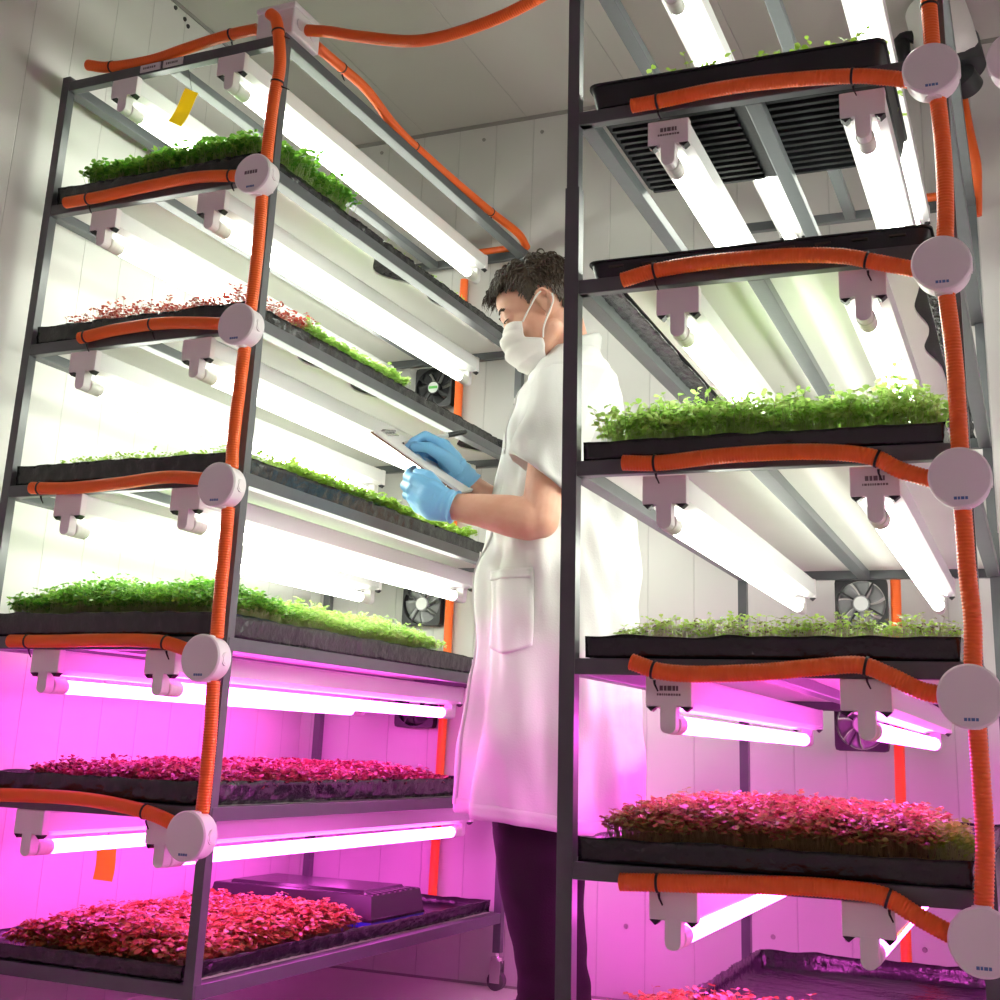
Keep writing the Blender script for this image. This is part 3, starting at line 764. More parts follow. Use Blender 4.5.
greens('right', 'sparse purple and green sprouts on the fourth level of the right rack', mc, [(.085, .568, .010, .08, 2.6*K, .030, .5, .02), (.09, .566, .08, .4, .4*K, .030, .4, .02)], zs('right', 4, .024), MIXED, STEM_PURPLE, (.005, .009))
greens('right', 'tall copper red bed on the fifth level of the right rack', mc, [(.074, .520, .010, .10, 3.8*K, .056, .26, .04), (.08, .520, .10, .45, 2.6*K, .054, .2, .02)], zs('right', 5, .028), AUTUMN, STEM_BROWN, (.007, .012), tilt=(-.1, .5), leaves=4)
greens('right', 'pale green sprouts at the right end of the copper red bed', mc, [(.515, .568, .012, .16, 2.6*K, .050, .3, .02)], zs('right', 5, .026), LIME, STEM_PALE, (.007, .012), leaves=4)
greens('right', 'red microgreens at the bottom edge of the picture on the lowest right tray', mc, [(.045, .36, .05, .34, 3.2*K, .082, .2, .03)], zs('right', 6, .008), COPPER, STEM_BROWN, (.008, .013), tilt=(-.1, .5), leaves=4)

# ------------------------------------------------------------------ purple-lit box on the bottom tray
root = empty('storage_box', W('left', .292, .855, LZ[6]+BT+.0065), LA)
tag(root, 'long dark box with notched top edge glossy in pink light on the bottom left tray', 'box')
bm = bmesh.new(); hx, hy = .222, .124
def rect(ax, ay, z_): return [(-ax, -ay, z_), (ax, -ay, z_), (ax, ay, z_), (-ax, ay, z_)]
loft(bm, [rect(hx, hy, .018), rect(hx-.008, hy-.008, .066), rect(hx-.012, hy-.012, .068), rect(hx-.040, hy-.030, .068), rect(hx-.044, hy-.034, .074)])
mesh_obj('lid', bm, M['boxplastic'], root)
bm = bmesh.new()
for k in range(8):
    yy = -hy+.030+k*.026; box(bm, hx-.030, hx-.0085, yy-.006, yy+.006, .066, .0705, bev=.001)
mesh_obj('notched_edge', bm, M['boxplastic'], root)
bm = bmesh.new(); box(bm, -hx-.002, hx+.002, -hy-.002, hy+.002, .012, .019, bev=.001); mesh_obj('rim', bm, M['boxplastic'], root)
bm = bmesh.new(); box(bm, -hx-.001, hx+.001, -hy-.001, hy+.001, 0, .012, bev=.001); b = mesh_obj('base', bm, M['boxblue'], root); b['label'] = 'bright blue base strip'

# ------------------------------------------------------------------ yellow sticky cards
def card(side, label, P, w, h, rx, ry, rz, thread=None):
    """P: middle of the card in rack coordinates"""
    o = empty('sticky_trap', W(side, *P), FR[side][1]); tag(o, label, 'sticky trap', 'yellow sticky traps')
    bm = bmesh.new(); n = 6; rows = []
    for i in range(n+1):
        v = -h/2+h*i/n
        rows.append([bm.verts.new((u, .003*math.sin(i*.8)+yy, v)) for (u, yy) in ((-w/2, -.0004), (w/2, -.0004), (w/2, .0004), (-w/2, .0004))])
    for a, b in zip(rows, rows[1:]):
        for k in range(4): bm.faces.new((a[k], a[(k+1) % 4], b[(k+1) % 4], b[k]))
    bm.faces.new(rows[0]); bm.faces.new(rows[-1][::-1])
    bmesh.ops.rotate(bm, verts=bm.verts, cent=(0, 0, 0), matrix=Matrix.Rotation(rz, 3, 'Z') @ Matrix.Rotation(ry, 3, 'Y') @ Matrix.Rotation(rx, 3, 'X'))
    top = Matrix.Rotation(rz, 3, 'Z') @ Matrix.Rotation(ry, 3, 'Y') @ Vector((0, 0, h/2-.003))
    mesh_obj('card', bm, M['yellow'], o)
    if thread is not None:
        bm = bmesh.new(); sweep(bm, [top, Vector((thread[0]-P[0], thread[1]-P[1], thread[2]-P[2]))], [.0006, .0006], 6); mesh_obj('thread', bm, M['tie'], o)
    return o
card('left', 'bright yellow sticky card hanging under the top frame of the left rack', (.327, .030, 1.881), .041, .080, 0, .50, 0, (.338, .018, 1.9645))
card('left', 'yellow sticky card looking orange in pink light above the red bottom bed', (.080, .35, .326), .048, .080, 0, .04, .1, (.078, .35, .4415))
card('right', 'yellow sticky card half hidden behind the lowest right lamp', (.452, .22, .366), .030, .062, 0, .7, 0, (.470, .22, .409))
card('right', 'yellow sticky card half hidden behind the lowest round box of the right rack', (.556, .20, .362), .030, .080, 0, .5, 0, (.578, .20, .409))

# ------------------------------------------------------------------ white drum fan near the ceiling
root = empty('duct_fan', (-.165, 3.02, 2.13)); tag(root, 'white drum shaped fan with dark rim hung in the top right corner', 'fan')
ax0, ax1 = Vector((-.022, 0, .315)), Vector((.004, -.02, .180))
bm = bmesh.new(); sweep(bm, [ax0, ax0.lerp(ax1, .55), ax1, ax1+(ax1-ax0)*.14, ax1+(ax1-ax0)*.24], [.074, .076, .074, .062, .040], 40); b = mesh_obj('drum', bm, M['drum'], root); shade_by_angle(b, 50)
bm = bmesh.new(); sweep(bm, [(.010, .02, .208), (.036, .015, .130)], [.072, .058], 36); b = mesh_obj('rim', bm, M['drumdark'], root); shade_by_angle(b, 40)
bm = bmesh.new(); sweep(bm, [(.030, -.02, .105), (.048, .02, .088)], [.036, .036], 30); b = mesh_obj('motor', bm, M['drumdark'], root); shade_by_angle(b, 40)
bm = bmesh.new(); box(bm, .002, .030, -.045, -.015, .0, .085, bev=.002); box(bm, .006, .026, -.03, .198, .045, .065); box(bm, .0, .04, .185, .1985, .02, .09); mesh_obj('bracket', bm, M['steel'], root)
bm = bmesh.new(); sweep(bm, catmull([(-.115, -.02, .205), (-.105, -.03, .228), (-.075, -.03, .228), (-.05, -.02, .205)], .01), [.016]*60, 12); cyl(bm, (-.104, -.03, .155), (-.104, -.03, .222), .020, seg=16); mesh_obj('handle', bm, M['dark'], root, smooth=True)

# ------------------------------------------------------------------ the person (local frame: x forward, y towards their left, z up)
pa = .40
PO = Vector((-1.05, 2.636, 0)); PR = PI+pa
person = empty('person', PO, PR)
tag(person, 'person in white short sleeved lab coat, face mask and blue gloves writing on a clipboard', 'person')
TAU = math.radians(20); CT, ST = math.cos(TAU), math.sin(TAU)
def Hd(hx, v, hz):
    if hx > .03: hx = .03+(hx-.03)*.84
    return HdR(hx, v, hz)
def HdR(hx, v, hz): return Vector((.036+hx*CT+hz*ST, v, 1.573-hx*ST+hz*CT))

def ellip(bm, c, r, rot=0.0, seg=24, rings=14):
    m = Matrix.Translation(c) @ Matrix.Rotation(rot, 4, 'Y') @ Matrix.Diagonal((r[0], r[1], r[2], 1))
    bmesh.ops.create_uvsphere(bm, u_segments=seg, v_segments=rings, radius=1, matrix=m)
def capsule(bm, pts, rad, seg=16):
    """chain of tapered capsules"""
    for (a, b, ra, rb) in zip(pts, pts[1:], rad, rad[1:]):
        a, b = Vector(a), Vector(b); d = b-a; L_ = d.length; t = d/L_
        P, R_ = [], []
        for k in range(7): an = -PI/2+PI/2*k/6*.98+.03; P.append(a+t*ra*math.sin(an)); R_.append(ra*math.cos(an))
        for k in range(7): an = PI/2*k/6*.98; P.append(b+t*rb*math.sin(an)); R_.append(rb*math.cos(an))
        sweep(bm, P, [max(r, .0004) for r in R_], seg)
def remeshed(name, bm, m, voxel, smooth_it, parent):
    me = bpy.data.meshes.new(name); bmesh.ops.recalc_face_normals(bm, faces=bm.faces); bm.to_mesh(me); bm.free()
    o = bpy.data.objects.new(name, me); link(o)
    r = o.modifiers.new('r', 'REMESH'); r.mode = 'VOXEL'; r.voxel_size = voxel
    s = o.modifiers.new('s', 'SMOOTH'); s.factor = .5; s.iterations = smooth_it
    bpy.context.view_layer.update()
    dg = bpy.context.evaluated_depsgraph_get()
    nm = bpy.data.meshes.new_from_object(o.evaluated_get(dg)); nm.name = name
    o.modifiers.clear(); o.data = nm; bpy.data.meshes.remove(me)
    nm.materials.clear(); nm.materials.append(m)
    nm.polygons.foreach_set('use_smooth', [True]*len(nm.polygons))
    o.parent = parent
    return o

# body: one continuous surface
bm = bmesh.new(); R20 = TAU
ellip(bm, Hd(-.006, 0, .040), (.100, .076, .086), R20)
ellip(bm, Hd(.030, 0, -.030), (.068, .062, .088), R20)
ellip(bm, Hd(.052, 0, .052), (.046, .058, .045), R20)
capsule(bm, [Hd(.088, -.034, .022), Hd(.094, 0, .020), Hd(.088, .034, .022)], [.010, .012, .010])
capsule(bm, [Hd(.090, 0, .004), Hd(.100, 0, -.020), Hd(.106, 0, -.036)], [.0085, .0095, .0105])
for s in (-1, 1):
    capsule(bm, [Hd(-.012, s*.052, -.052), Hd(.020, s*.045, -.085), Hd(.066, s*.014, -.106)], [.020, .019, .018])
    ellip(bm, Hd(.064, s*.042, -.028), (.022, .020, .020))
    ellip(bm, Hd(.0830, s*.032, .006), (.0140, .016, .0125))          # lowered eyelid
    # ear: plate, rim and lobe
    e0 = Hd(-.008, s*.0745, .0)
    ellip(bm, e0, (.013, .006, .024), R20+.1)
    rim = []
    for k in range(11):
        t = PI*(.86-1.36*k/10); rim.append(Hd(-.010-.0165*math.cos(t)*-1*-1 if False else -.011+.0165*math.cos(t+.0)*-1*-1, s*(.080-.004*math.cos(t)), .004+.029*math.sin(t)))
    rim = [Hd(.006, s*.074, .012), Hd(.008, s*.079, .024), Hd(.001, s*.083, .034), Hd(-.012, s*.085, .036), Hd(-.022, s*.086, .026), Hd(-.025, s*.085, .010), Hd(-.020, s*.082, -.008), Hd(-.012, s*.078, -.020), Hd(-.004, s*.075, -.027)]
    capsule(bm, rim, [.0042, .0045, .0045, .0047, .0047, .0045, .0043, .0048, .0055], 10)
    capsule(bm, [Hd(-.014, s*.078, .018), Hd(-.013, s*.078, .0), Hd(-.006, s*.076, -.012)], [.0032, .0036, .0032], 8)
ellip(bm, Hd(.073, 0, -.106), (.020, .022, .016))
capsule(bm, [Hd(-.034, 0, -.03), (-.034, 0, 1.475), (-.045, 0, 1.40)], [.058, .053, .064], 24)
capsule(bm, [(-.045, -.12, 1.345), (-.045, .12, 1.345)], [.045, .045], 20)
capsule(bm, [(-.03, 0, 1.33), (-.03, 0, 1.15), (-.03, 0, .92)], [.098, .09, .105], 24)
for s, w in ((1, .09), (-1, -.09)):
    capsule(bm, [(-.02, w*.9, .88), (.012, w, .50), (-.035, w, .10), (-.035, w, .06)], [.080, .056, .042, .040], 18)
    capsule(bm, [(-.05, w, .045), (.10, w*1.1, .035)], [.036, .030], 14)
# left (near) arm
capsule(bm, [(-.030, .172, 1.335), (.006, .205, 1.22), (.026, .222, 1.048)], [.045, .046, .041], 20)
capsule(bm, [(.026, .222, 1.047), (.050, .218, 1.047), (.092, .205, 1.056), (.150, .186, 1.068), (.225, .166, 1.079)], [.040, .045, .044, .036, .027], 20)
capsule(bm, [(.222, .167, 1.078), (.245, .163, 1.088)], [.024, .022], 14)
# right (far) arm
capsule(bm, [(-.036, -.172, 1.335), (-.005, -.212, 1.22), (.010, -.225, 1.06)], [.045, .047, .042], 20)
capsule(bm, [(.008, -.224, 1.06), (.045, -.190, 1.075), (.100, -.120, 1.112), (.150, -.058, 1.140), (.207, -.004, 1.172)], [.040, .044, .041, .035, .026], 20)
capsule(bm, [(.205, -.005, 1.171), (.220, -.004, 1.192)], [.024, .021], 14)
body = remeshed('body', bm, M['skin'], .0034, 4, person)

# gloves with five fingers each
def glove(palm, fingers, cuff, lab):
    bm = bmesh.new()
    for pts, rad in palm+fingers: capsule(bm, pts, rad, 14)
    o = remeshed('glove', bm, M['glove'], .0024, 4, person)
    bm = bmesh.new()
    c0, c1, r0, r1 = cuff; c0, c1 = Vector(c0), Vector(c1); n = 16; pts, rad = [], []
    for k in range(n+1):
        t = k/n; pts.append(c0.lerp(c1, t)); rad.append(r0+(r1-r0)*t+.0011*math.sin(t*21)+(.0015 if k == n else 0))
    sweep(bm, pts, rad, 28); c = mesh_obj('cuff', bm, M['glove'], o, smooth=True)
    o['label'] = lab
    return o
glove([([(.218, .168, 1.078), (.262, .160, 1.105), (.296, .152, 1.132)], [.030, .032, .018]), ([(.222, .168, 1.076), (.268, .160, 1.092), (.300, .152, 1.114)], [.030, .031, .018]),
       ([(.226, .168, 1.072), (.266, .160, 1.082), (.298, .152, 1.096)], [.027, .028, .017]), ([(.228, .167, 1.068), (.258, .160, 1.072), (.286, .152, 1.078)], [.024, .025, .016])],
      [([(.298, .151, 1.134), (.318, .118, 1.148), (.318, .080, 1.168), (.310, .060, 1.180)], [.0125, .0110, .0098, .0088]),
       ([(.302, .151, 1.115), (.323, .112, 1.130), (.318, .072, 1.152), (.308, .052, 1.166)], [.0125, .0112, .0100, .0090]),
       ([(.299, .151, 1.096), (.318, .108, 1.110), (.310, .070, 1.134), (.299, .052, 1.150)], [.0120, .0108, .0096, .0086]),
       ([(.287, .151, 1.078), (.302, .112, 1.090), (.295, .080, 1.114), (.286, .064, 1.130)], [.0108, .0096, .0086, .0078]),
       ([(.236, .160, 1.100), (.252, .154, 1.122), (.270, .142, 1.146), (.296, .122, 1.158)], [.0195, .0170, .0142, .0112]), ([(.262, .158, 1.116), (.290, .150, 1.136)], [.018, .0135])],
      ((.252, .160, 1.090), (.208, .170, 1.076), .0325, .0345), 'light blue glove holding the clipboard')
glove([([(.206, -.004, 1.172), (.236, .004, 1.215), (.254, .010, 1.248)], [.028, .028, .016]), ([(.206, -.008, 1.174), (.234, -.010, 1.218), (.250, -.012, 1.252)], [.028, .028, .016]),
       ([(.208, -.014, 1.172), (.236, -.024, 1.212), (.246, -.030, 1.242)], [.025, .025, .015]), ([(.210, -.016, 1.170), (.238, -.034, 1.204), (.246, -.044, 1.228)], [.022, .022, .014])],
      [([(.256, .011, 1.249), (.292, .020, 1.266), (.318, .026, 1.250), (.330, .028, 1.236)], [.0135, .0120, .0106, .0092]),
       ([(.252, -.012, 1.253), (.296, -.004, 1.260), (.318, .012, 1.236), (.318, .026, 1.220)], [.0136, .0122, .0108, .0096]),
       ([(.247, -.030, 1.243), (.292, -.018, 1.238), (.306, .008, 1.214), (.294, .026, 1.202)], [.0130, .0116, .0104, .0094]),
       ([(.247, -.044, 1.229), (.284, -.028, 1.218), (.292, .004, 1.196), (.276, .022, 1.188)], [.0116, .0106, .0095, .0086]),
       ([(.216, .014, 1.190), (.244, .032, 1.214), (.280, .040, 1.234), (.314, .038, 1.236)], [.0190, .0162, .0132, .0106])],
      ((.226, .002, 1.200), (.190, -.016, 1.162), .0310, .0345), 'light blue glove holding the pen')

# lab coat: lofted cloth with folds
def coat_ring(z):
    K_ = [(1.488, -.046, .058, .064), (1.468, -.044, .068, .078), (1.440, -.042, .088, .122), (1.405, -.042, .106, .168), (1.36, -.036, .122, .190), (1.27, -.030, .140, .186), (1.17, -.026, .146, .178),
          (1.05, -.022, .156, .182), (.95, -.024, .168, .190), (.85, -.026, .168, .200), (.70, -.022, .176, .212), (.55, -.018, .186, .222), (.428, -.018, .194, .230)]
    for a, b in zip(K_, K_[1:]):
        if z >= b[0]:
            t = (a[0]-z)/(a[0]-b[0]); t = t*t*(3-2*t); return [a[i]+(b[i]-a[i])*t for i in (1, 2, 3)]
    return list(K_[-1][1:])
def coat_pt(a, z, off=0.0):
    """a: angle from the front (+x) towards the left (+y)"""
    cu_, du, dv = coat_ring(z); c, s = math.cos(a), math.sin(a); p = 2.35
    k = (abs(c)**p+abs(s)**p)**(-1/p)
    low = max(0, min(1, (1.18-z)/.75)); chest = max(0, min(1, (1.38-z)/.2))
    f = .012*low*math.sin(a*7+.8*math.sin(z*5)+1.3)+.008*low*math.sin(a*12-z*3+.6)+.006*low*wr(a*3.2, z*5, 7.7)
    f += .020*chest*(1-.4*low)*wr(a*2.4+z*1.5, z*4.0, 1.7)+.014*chest*wr(a*5.0+z*4, z*6, 5.1)
    f += .006*chest*max(0, 1-abs(z-1.02)/.16)*math.sin(z*46+a*5)*max(0, math.cos(a-.9))
    zz = z+.020*(c+.2)*max(0, min(1, (.80-z)/.35))
    return Vector((cu_+c*(du*k+f+off), s*(dv*k+f+off), zz))
bm = bmesh.new(); NA, NZ = 120, 110; rings = []
for j in range(NZ+1):
    z = 1.488-(1.488-.428)*(j/NZ); rings.append([coat_pt(2*PI*i/NA, z) for i in range(NA)])
rings.append([coat_pt(2*PI*i/NA, .430, -.004) for i in range(NA)])
rings.append([coat_pt(2*PI*i/NA, .50, -.03) for i in range(NA)])
loft(bm, rings, True, True)
# sleeves
def sleeve(bm, s, path, rads, tilt):
    NS = 44; out = []
    n = len(path)
    for j, (p, r) in enumerate(zip(path, rads)):
        ring = []; t = j/(n-1)
        for k in range(NS):
            a = 2*PI*k/NS; du, dv = r[0]*math.cos(a), r[1]*math.sin(a)
            w = 1+.055*t*math.sin(a*5+j*.5)+.13*wr(math.cos(a)*2.2+3*t, math.sin(a)*2.2, 5*t+s)
            ring.append((p[0]+du*w, p[1]+s*dv*w, p[2]+tilt[j]*du))
        out.append(ring)
    loft(bm, out if s > 0 else [r[::-1] for r in out], True, True)
    return out
def interp(K_, n):
    out = []
    for j in range(n):
        t = j/(n-1)*(len(K_)-1); i = min(int(t), len(K_)-2); f = t-i
        out.append([tuple(x+(y_-x)*f for x, y_ in zip(a, b)) if isinstance(a, tuple) else a+(b-a)*f for a, b in zip(K_[i], K_[i+1])])
    return out
def do_sleeve(bm, s):
    K_ = [((-.046, s*.105, 1.415), (.072, .045), .0), ((-.044, s*.155, 1.385), (.084, .050), .05), ((-.028, s*.185, 1.325), (.080, .057), .15), ((-.006, s*.201, 1.255), (.072, .062), .35), ((.018, s*.209, 1.185), (.066, .064), .58), ((.032, s*.213, 1.140), (.064, .066), .72)]
    I = interp(K_, 18); path = [i[0] for i in I]; rads = [i[1] for i in I]; tl = [i[2] for i in I]
    path += [path[-1], (path[-1][0]-.002, path[-1][1], path[-1][2]+.025)]; rads += [(rads[-1][0]-.005, rads[-1][1]-.005), (rads[-1][0]-.012, rads[-1][1]-.012)]; tl += [tl[-1], tl[-1]]
    sleeve(bm, s, path, rads, tl)
do_sleeve(bm, 1); do_sleeve(bm, -1)
coat = mesh_obj('lab_coat', bm, M['coat'], person, smooth=True)
# collar band, placket, pocket, hem stitch: cloth pieces lying on the coat
def patch(name, a0, a1, z0, z1, off, n=14, m=24, fn=None):
    bm = bmesh.new()
    for side_off in (0,):
        top, bot = [], []
        for j in range(m+1):
            r0, r1 = [], []
            for i in range(n+1):
                u, t = i/n, j/m; a = a0+(a1-a0)*u; z = z1+(z0-z1)*t
                if fn: a, z = fn(u, t, a, z)
                r0.append(bm.verts.new(coat_pt(a, z, off))); r1.append(bm.verts.new(coat_pt(a, z, -.002)))
            top.append(r0); bot.append(r1)
        for j in range(m):
            for i in range(n):
                bm.faces.new((top[j][i], top[j][i+1], top[j+1][i+1], top[j+1][i])); bm.faces.new((bot[j][i+1], bot[j][i], bot[j+1][i], bot[j+1][i+1]))
            bm.faces.new((top[j][0], top[j+1][0], bot[j+1][0], bot[j][0])); bm.faces.new((top[j+1][n], top[j][n], bot[j][n], bot[j+1][n]))
        for i in range(n):
            bm.faces.new((top[0][i+1], top[0][i], bot[0][i], bot[0][i+1])); bm.faces.new((top[m][i], top[m][i+1], bot[m][i+1], bot[m][i]))
    return mesh_obj(name, bm, M['coat'], coat, smooth=True)
def pk(u, t, a, z): 
    return a, z-.018*t*math.sin(PI*u)*(1 if t > .8 else 0)
patch('pocket', .55, 1.22, .790, .950, .0045, fn=pk)
patch('pocket_hem', .55, 1.22, .930, .951, .0068, m=4)
patch('placket', -.12, .20, .445, 1.43, .0042, n=6, m=70)
patch('bottom_hem', .0, 2.6, .430, .458, .0022, n=40, m=3)
bm = bmesh.new()
for k, z in enumerate((1.36, 1.24, 1.12, 1.0, .88, .76, .64)):
    p = coat_pt(.04, z, .004); cyl(bm, p, p+Vector((.003, 0, 0)), .0065, seg=14)
mesh_obj('button', bm, M['plastic'], coat) if False else bm.free()
for z in (1.36, 1.24, 1.12, 1.0, .88, .76, .64):
    bm = bmesh.new(); p = coat_pt(.04, z, .004); cyl(bm, p, p+Vector((.003, 0, 0)), .0065, seg=14); mesh_obj('button', bm, M['plastic'], coat)
# standing collar
bm = bmesh.new(); rings = []
for (h, ru, rv, zc) in ((0, .062, .070, 1.470), (1, .064, .068, 1.492), (2, .060, .064, 1.500), (3, .055, .059, 1.494), (4, .052, .056, 1.470)):
    rings.append([(-.044+ru*math.cos(2*PI*k/48), rv*math.sin(2*PI*k/48), zc-.030*math.cos(2*PI*k/48)*(1 if h else .6)) for k in range(48)])
loft(bm, rings, False, False); mesh_obj('collar', bm, M['coat'], coat, smooth=True)

# trousers
bm = bmesh.new()
for s in (1, -1):
    K_ = [((-.022, s*.085, .86), (.100, .085)), ((-.006, s*.092, .62), (.098, .088)), ((.012, s*.094, .50), (.094, .084)), ((.008, s*.094, .42), (.094, .082)), ((-.004, s*.095, .30), (.086, .078)), ((-.024, s*.096, .19), (.073, .072)), ((-.036, s*.096, .12), (.070, .068)), ((-.036, s*.097, .065), (.074, .070))]
    I = interp(K_, 80); rings = []
    for j, (p, r) in enumerate(I):
        low = max(0, (.26-p[2])/.2); ring = []
        for k in range(48):
            a = 2*PI*k/48
            f = 1+.02*math.sin(a*4+p[2]*14)+.018*math.sin(p[2]*62+a*2)*max(0,1-abs(p[2]-.36)/.2)+.055*wr(math.cos(a)*1.8+p[2]*3, math.sin(a)*1.8, p[2]*13+s)+low*.045*math.sin(p[2]*105+1.2*math.cos(a))
            ring.append((p[0]+r[0]*math.cos(a)*f, p[1]+s*r[1]*math.sin(a)*f, p[2]))
        rings.append(ring if s > 0 else ring[::-1])
    rings.append([tuple(Vector(q).lerp(Vector((I[-1][0][0], I[-1][0][1], .07)), .12)) for q in rings[-1]])
    rings.append([(I[-1][0][0]+.045*math.cos(2*PI*k/48)*1, I[-1][0][1]+.045*math.sin(2*PI*k/48)*(s if s > 0 else 1), .11) if s > 0 else (I[-1][0][0]+.045*math.cos(2*PI*(47-k)/48), I[-1][0][1]-.045*math.sin(2*PI*(47-k)/48), .11) for k in range(48)])
    loft(bm, rings, True, True)
tr = mesh_obj('trousers', bm, M['trouser'], person, smooth=True)
# shoes
for s in (1, -1):
    bm = bmesh.new(); rings = []
    for (x, w, h) in ((-.090, .018, .030), (-.085, .030, .060), (-.06, .036, .088), (-.02, .038, .095), (.03, .042, .075), (.08, .047, .060), (.13, .046, .050), (.165, .034, .042), (.178, .016, .028)):
        ring = []
        for k in range(24):
            a = 2*PI*k/24; zz = .016+max(0, math.sin(a))*(h-.016); ring.append((x, s*.105+w*math.cos(a), zz if math.sin(a) > 0 else .014))
        rings.append(ring)
    loft(bm, rings); sh = mesh_obj('shoe', bm, M['shoe'], person, smooth=True)
    bm = bmesh.new(); pl = []
    for (x, w) in ((-.094, .020), (-.085, .034), (-.04, .039), (.03, .042), (.09, .050), (.14, .048), (.172, .034), (.184, .014)): pl.append((x, w))
    poly = [(x, s*.105+w) for x, w in pl]+[(x, s*.105-w) for x, w in pl[::-1]]
    prism(bm, poly, .001, .018, lambda a, b, h: (a, b, h)); mesh_obj('sole', bm, M['sole'], sh)

# face mask
CL = [(.1195, 1.537), (.1275, 1.516), (.1255, 1.490), (.111, 1.461), (.086, 1.440), (.056, 1.431)]
SL = [(.080, 1.535, .064), (.078, 1.512, .065), (.073, 1.497, .066), (.030, 1.494, .071), (.026, 1.470, .068), (.022, 1.446, .056)]
def lin(K_, t):
    t *= len(K_)-1; i = min(int(t), len(K_)-2); f = t-i; return [a+(b-a)*f for a, b in zip(K_[i], K_[i+1])]
bm = bmesh.new(); NT, NS_ = 44, 40; grid = []
for j in range(NT+1):
    t = j/NT; c = lin(CL, t); e = lin(SL, t); row = []
    for i in range(NS_+1):
        s = -1+2*i/NS_; q = 1-math.cos(s*PI/2)
        pl = .0042*math.sin(t*24+s*.8)*(1-s*s*.7)*(1 if .15 < t < .95 else .2)+.0020*wr(s*3, t*6, 2)
        row.append(bm.verts.new((c[0]+(e[0]-c[0])*q+pl*.8, e[2]*math.sin(s*PI/2), c[1]+(e[1]-c[1])*s*s+pl*.3)))
    grid.append(row)
for a, b in zip(grid, grid[1:]):
    for i in range(NS_): bm.faces.new((a[i], a[i+1], b[i+1], b[i]))
mk = mesh_obj('face_mask', bm, M['maskm'], person, smooth=True)
md = mk.modifiers.new('thickness', 'SOLIDIFY'); md.thickness = .002; md.offset = 1
for s in (-1, 1):
    bm = bmesh.new()
    pts = [(.079, s*.0665, 1.534), (.068, s*.074, 1.558), (.052, s*.082, 1.590), (.040, s*.083, 1.605)]
    sweep(bm, catmull(pts, .003), [.0021]*200, 8)
    pts = [(.031, s*.0735, 1.495), (.030, s*.080, 1.520), (.019, s*.090, 1.552), (.011, s*.092, 1.578), (.014, s*.091, 1.598)]
    sweep(bm, catmull(pts, .003), [.0021]*200, 8)
    mesh_obj('strap', bm, M['maskm'], mk, smooth=True)
# eyebrows and lashes
for s in (-1, 1):
    bm = bmesh.new()
    for k in range(60):
        t = random.random(); b = Hd(.1085-.0130*t*t, s*(.014+.033*t), .0265+.006*math.sin(t*PI)-.004*t)+Vector((random.uniform(-.0005, .001), 0, random.uniform(-.0018, .0018)))
        d = Vector((-.004, s*.007, .0035))*random.uniform(.7, 1.2); sweep(bm, [b, b+d*.5+Vector((.0008, 0, 0)), b+d], [.0007, .0006, .0002], 4)
    mesh_obj('eyebrow', bm, M['brow'], person)
    bm = bmesh.new(); pts = []
    for k in range(9):
        t = k/8; pts.append(Hd(.1035-.0130*(1.7*t-.7)**2, s*(.0205+.0245*t), .0005-.002*math.sin(t*PI)+.002*t))
    sweep(bm, pts, [.0008, .0012, .0015, .0016, .0017, .0017, .0016, .0013, .0007], 6)
    mesh_obj('eyelash', bm, M['brow'], person)

# hair: dark cap plus several hundred short wavy locks
bm = bmesh.new()
def skull(th, ph, off=0.0):
    """th: from the top down, ph: from the front towards the left"""
    c = Vector((-.006, 0, .040)); r = Vector((.100+off, .076+off, .086+off))
    return c+Vector((r.x*math.sin(th)*math.cos(ph), r.y*math.sin(th)*math.sin(ph), r.z*math.cos(th)))
def hair_limit(ph):
    a = abs(math.atan2(math.sin(ph), math.cos(ph)))   # 0 front, pi back
    K_ = [(0, .98), (.5, 1.02), (.9, 1.16), (1.10, 1.42), (1.24, 1.74), (1.40, 1.70), (1.56, 1.46), (1.80, 1.56), (2.1, 2.05), (2.6, 2.22), (PI, 2.26)]
    for p, q in zip(K_, K_[1:]):
        if a <= q[0]: t = (a-p[0])/(q[0]-p[0]); return p[1]+(q[1]-p[1])*t
    return K_[-1][1]
NP, NTH = 72, 26; rings = []
for j in range(1, NTH+1):
    ring = []
    for i in range(NP):
        ph = 2*PI*i/NP; th = hair_limit(ph)*j/NTH
        off = .004+.010*max(0, min(1, (1.3-th)/.6))*(1-(j/NTH)**8)+.004*wr(math.cos(ph)*4, math.sin(ph)*4, th*5)
        q = skull(th, ph, off+.0005); ring.append(HdR(*q))
    rings.append(ring)
loft(bm, rings, True, False)
n_l = 0
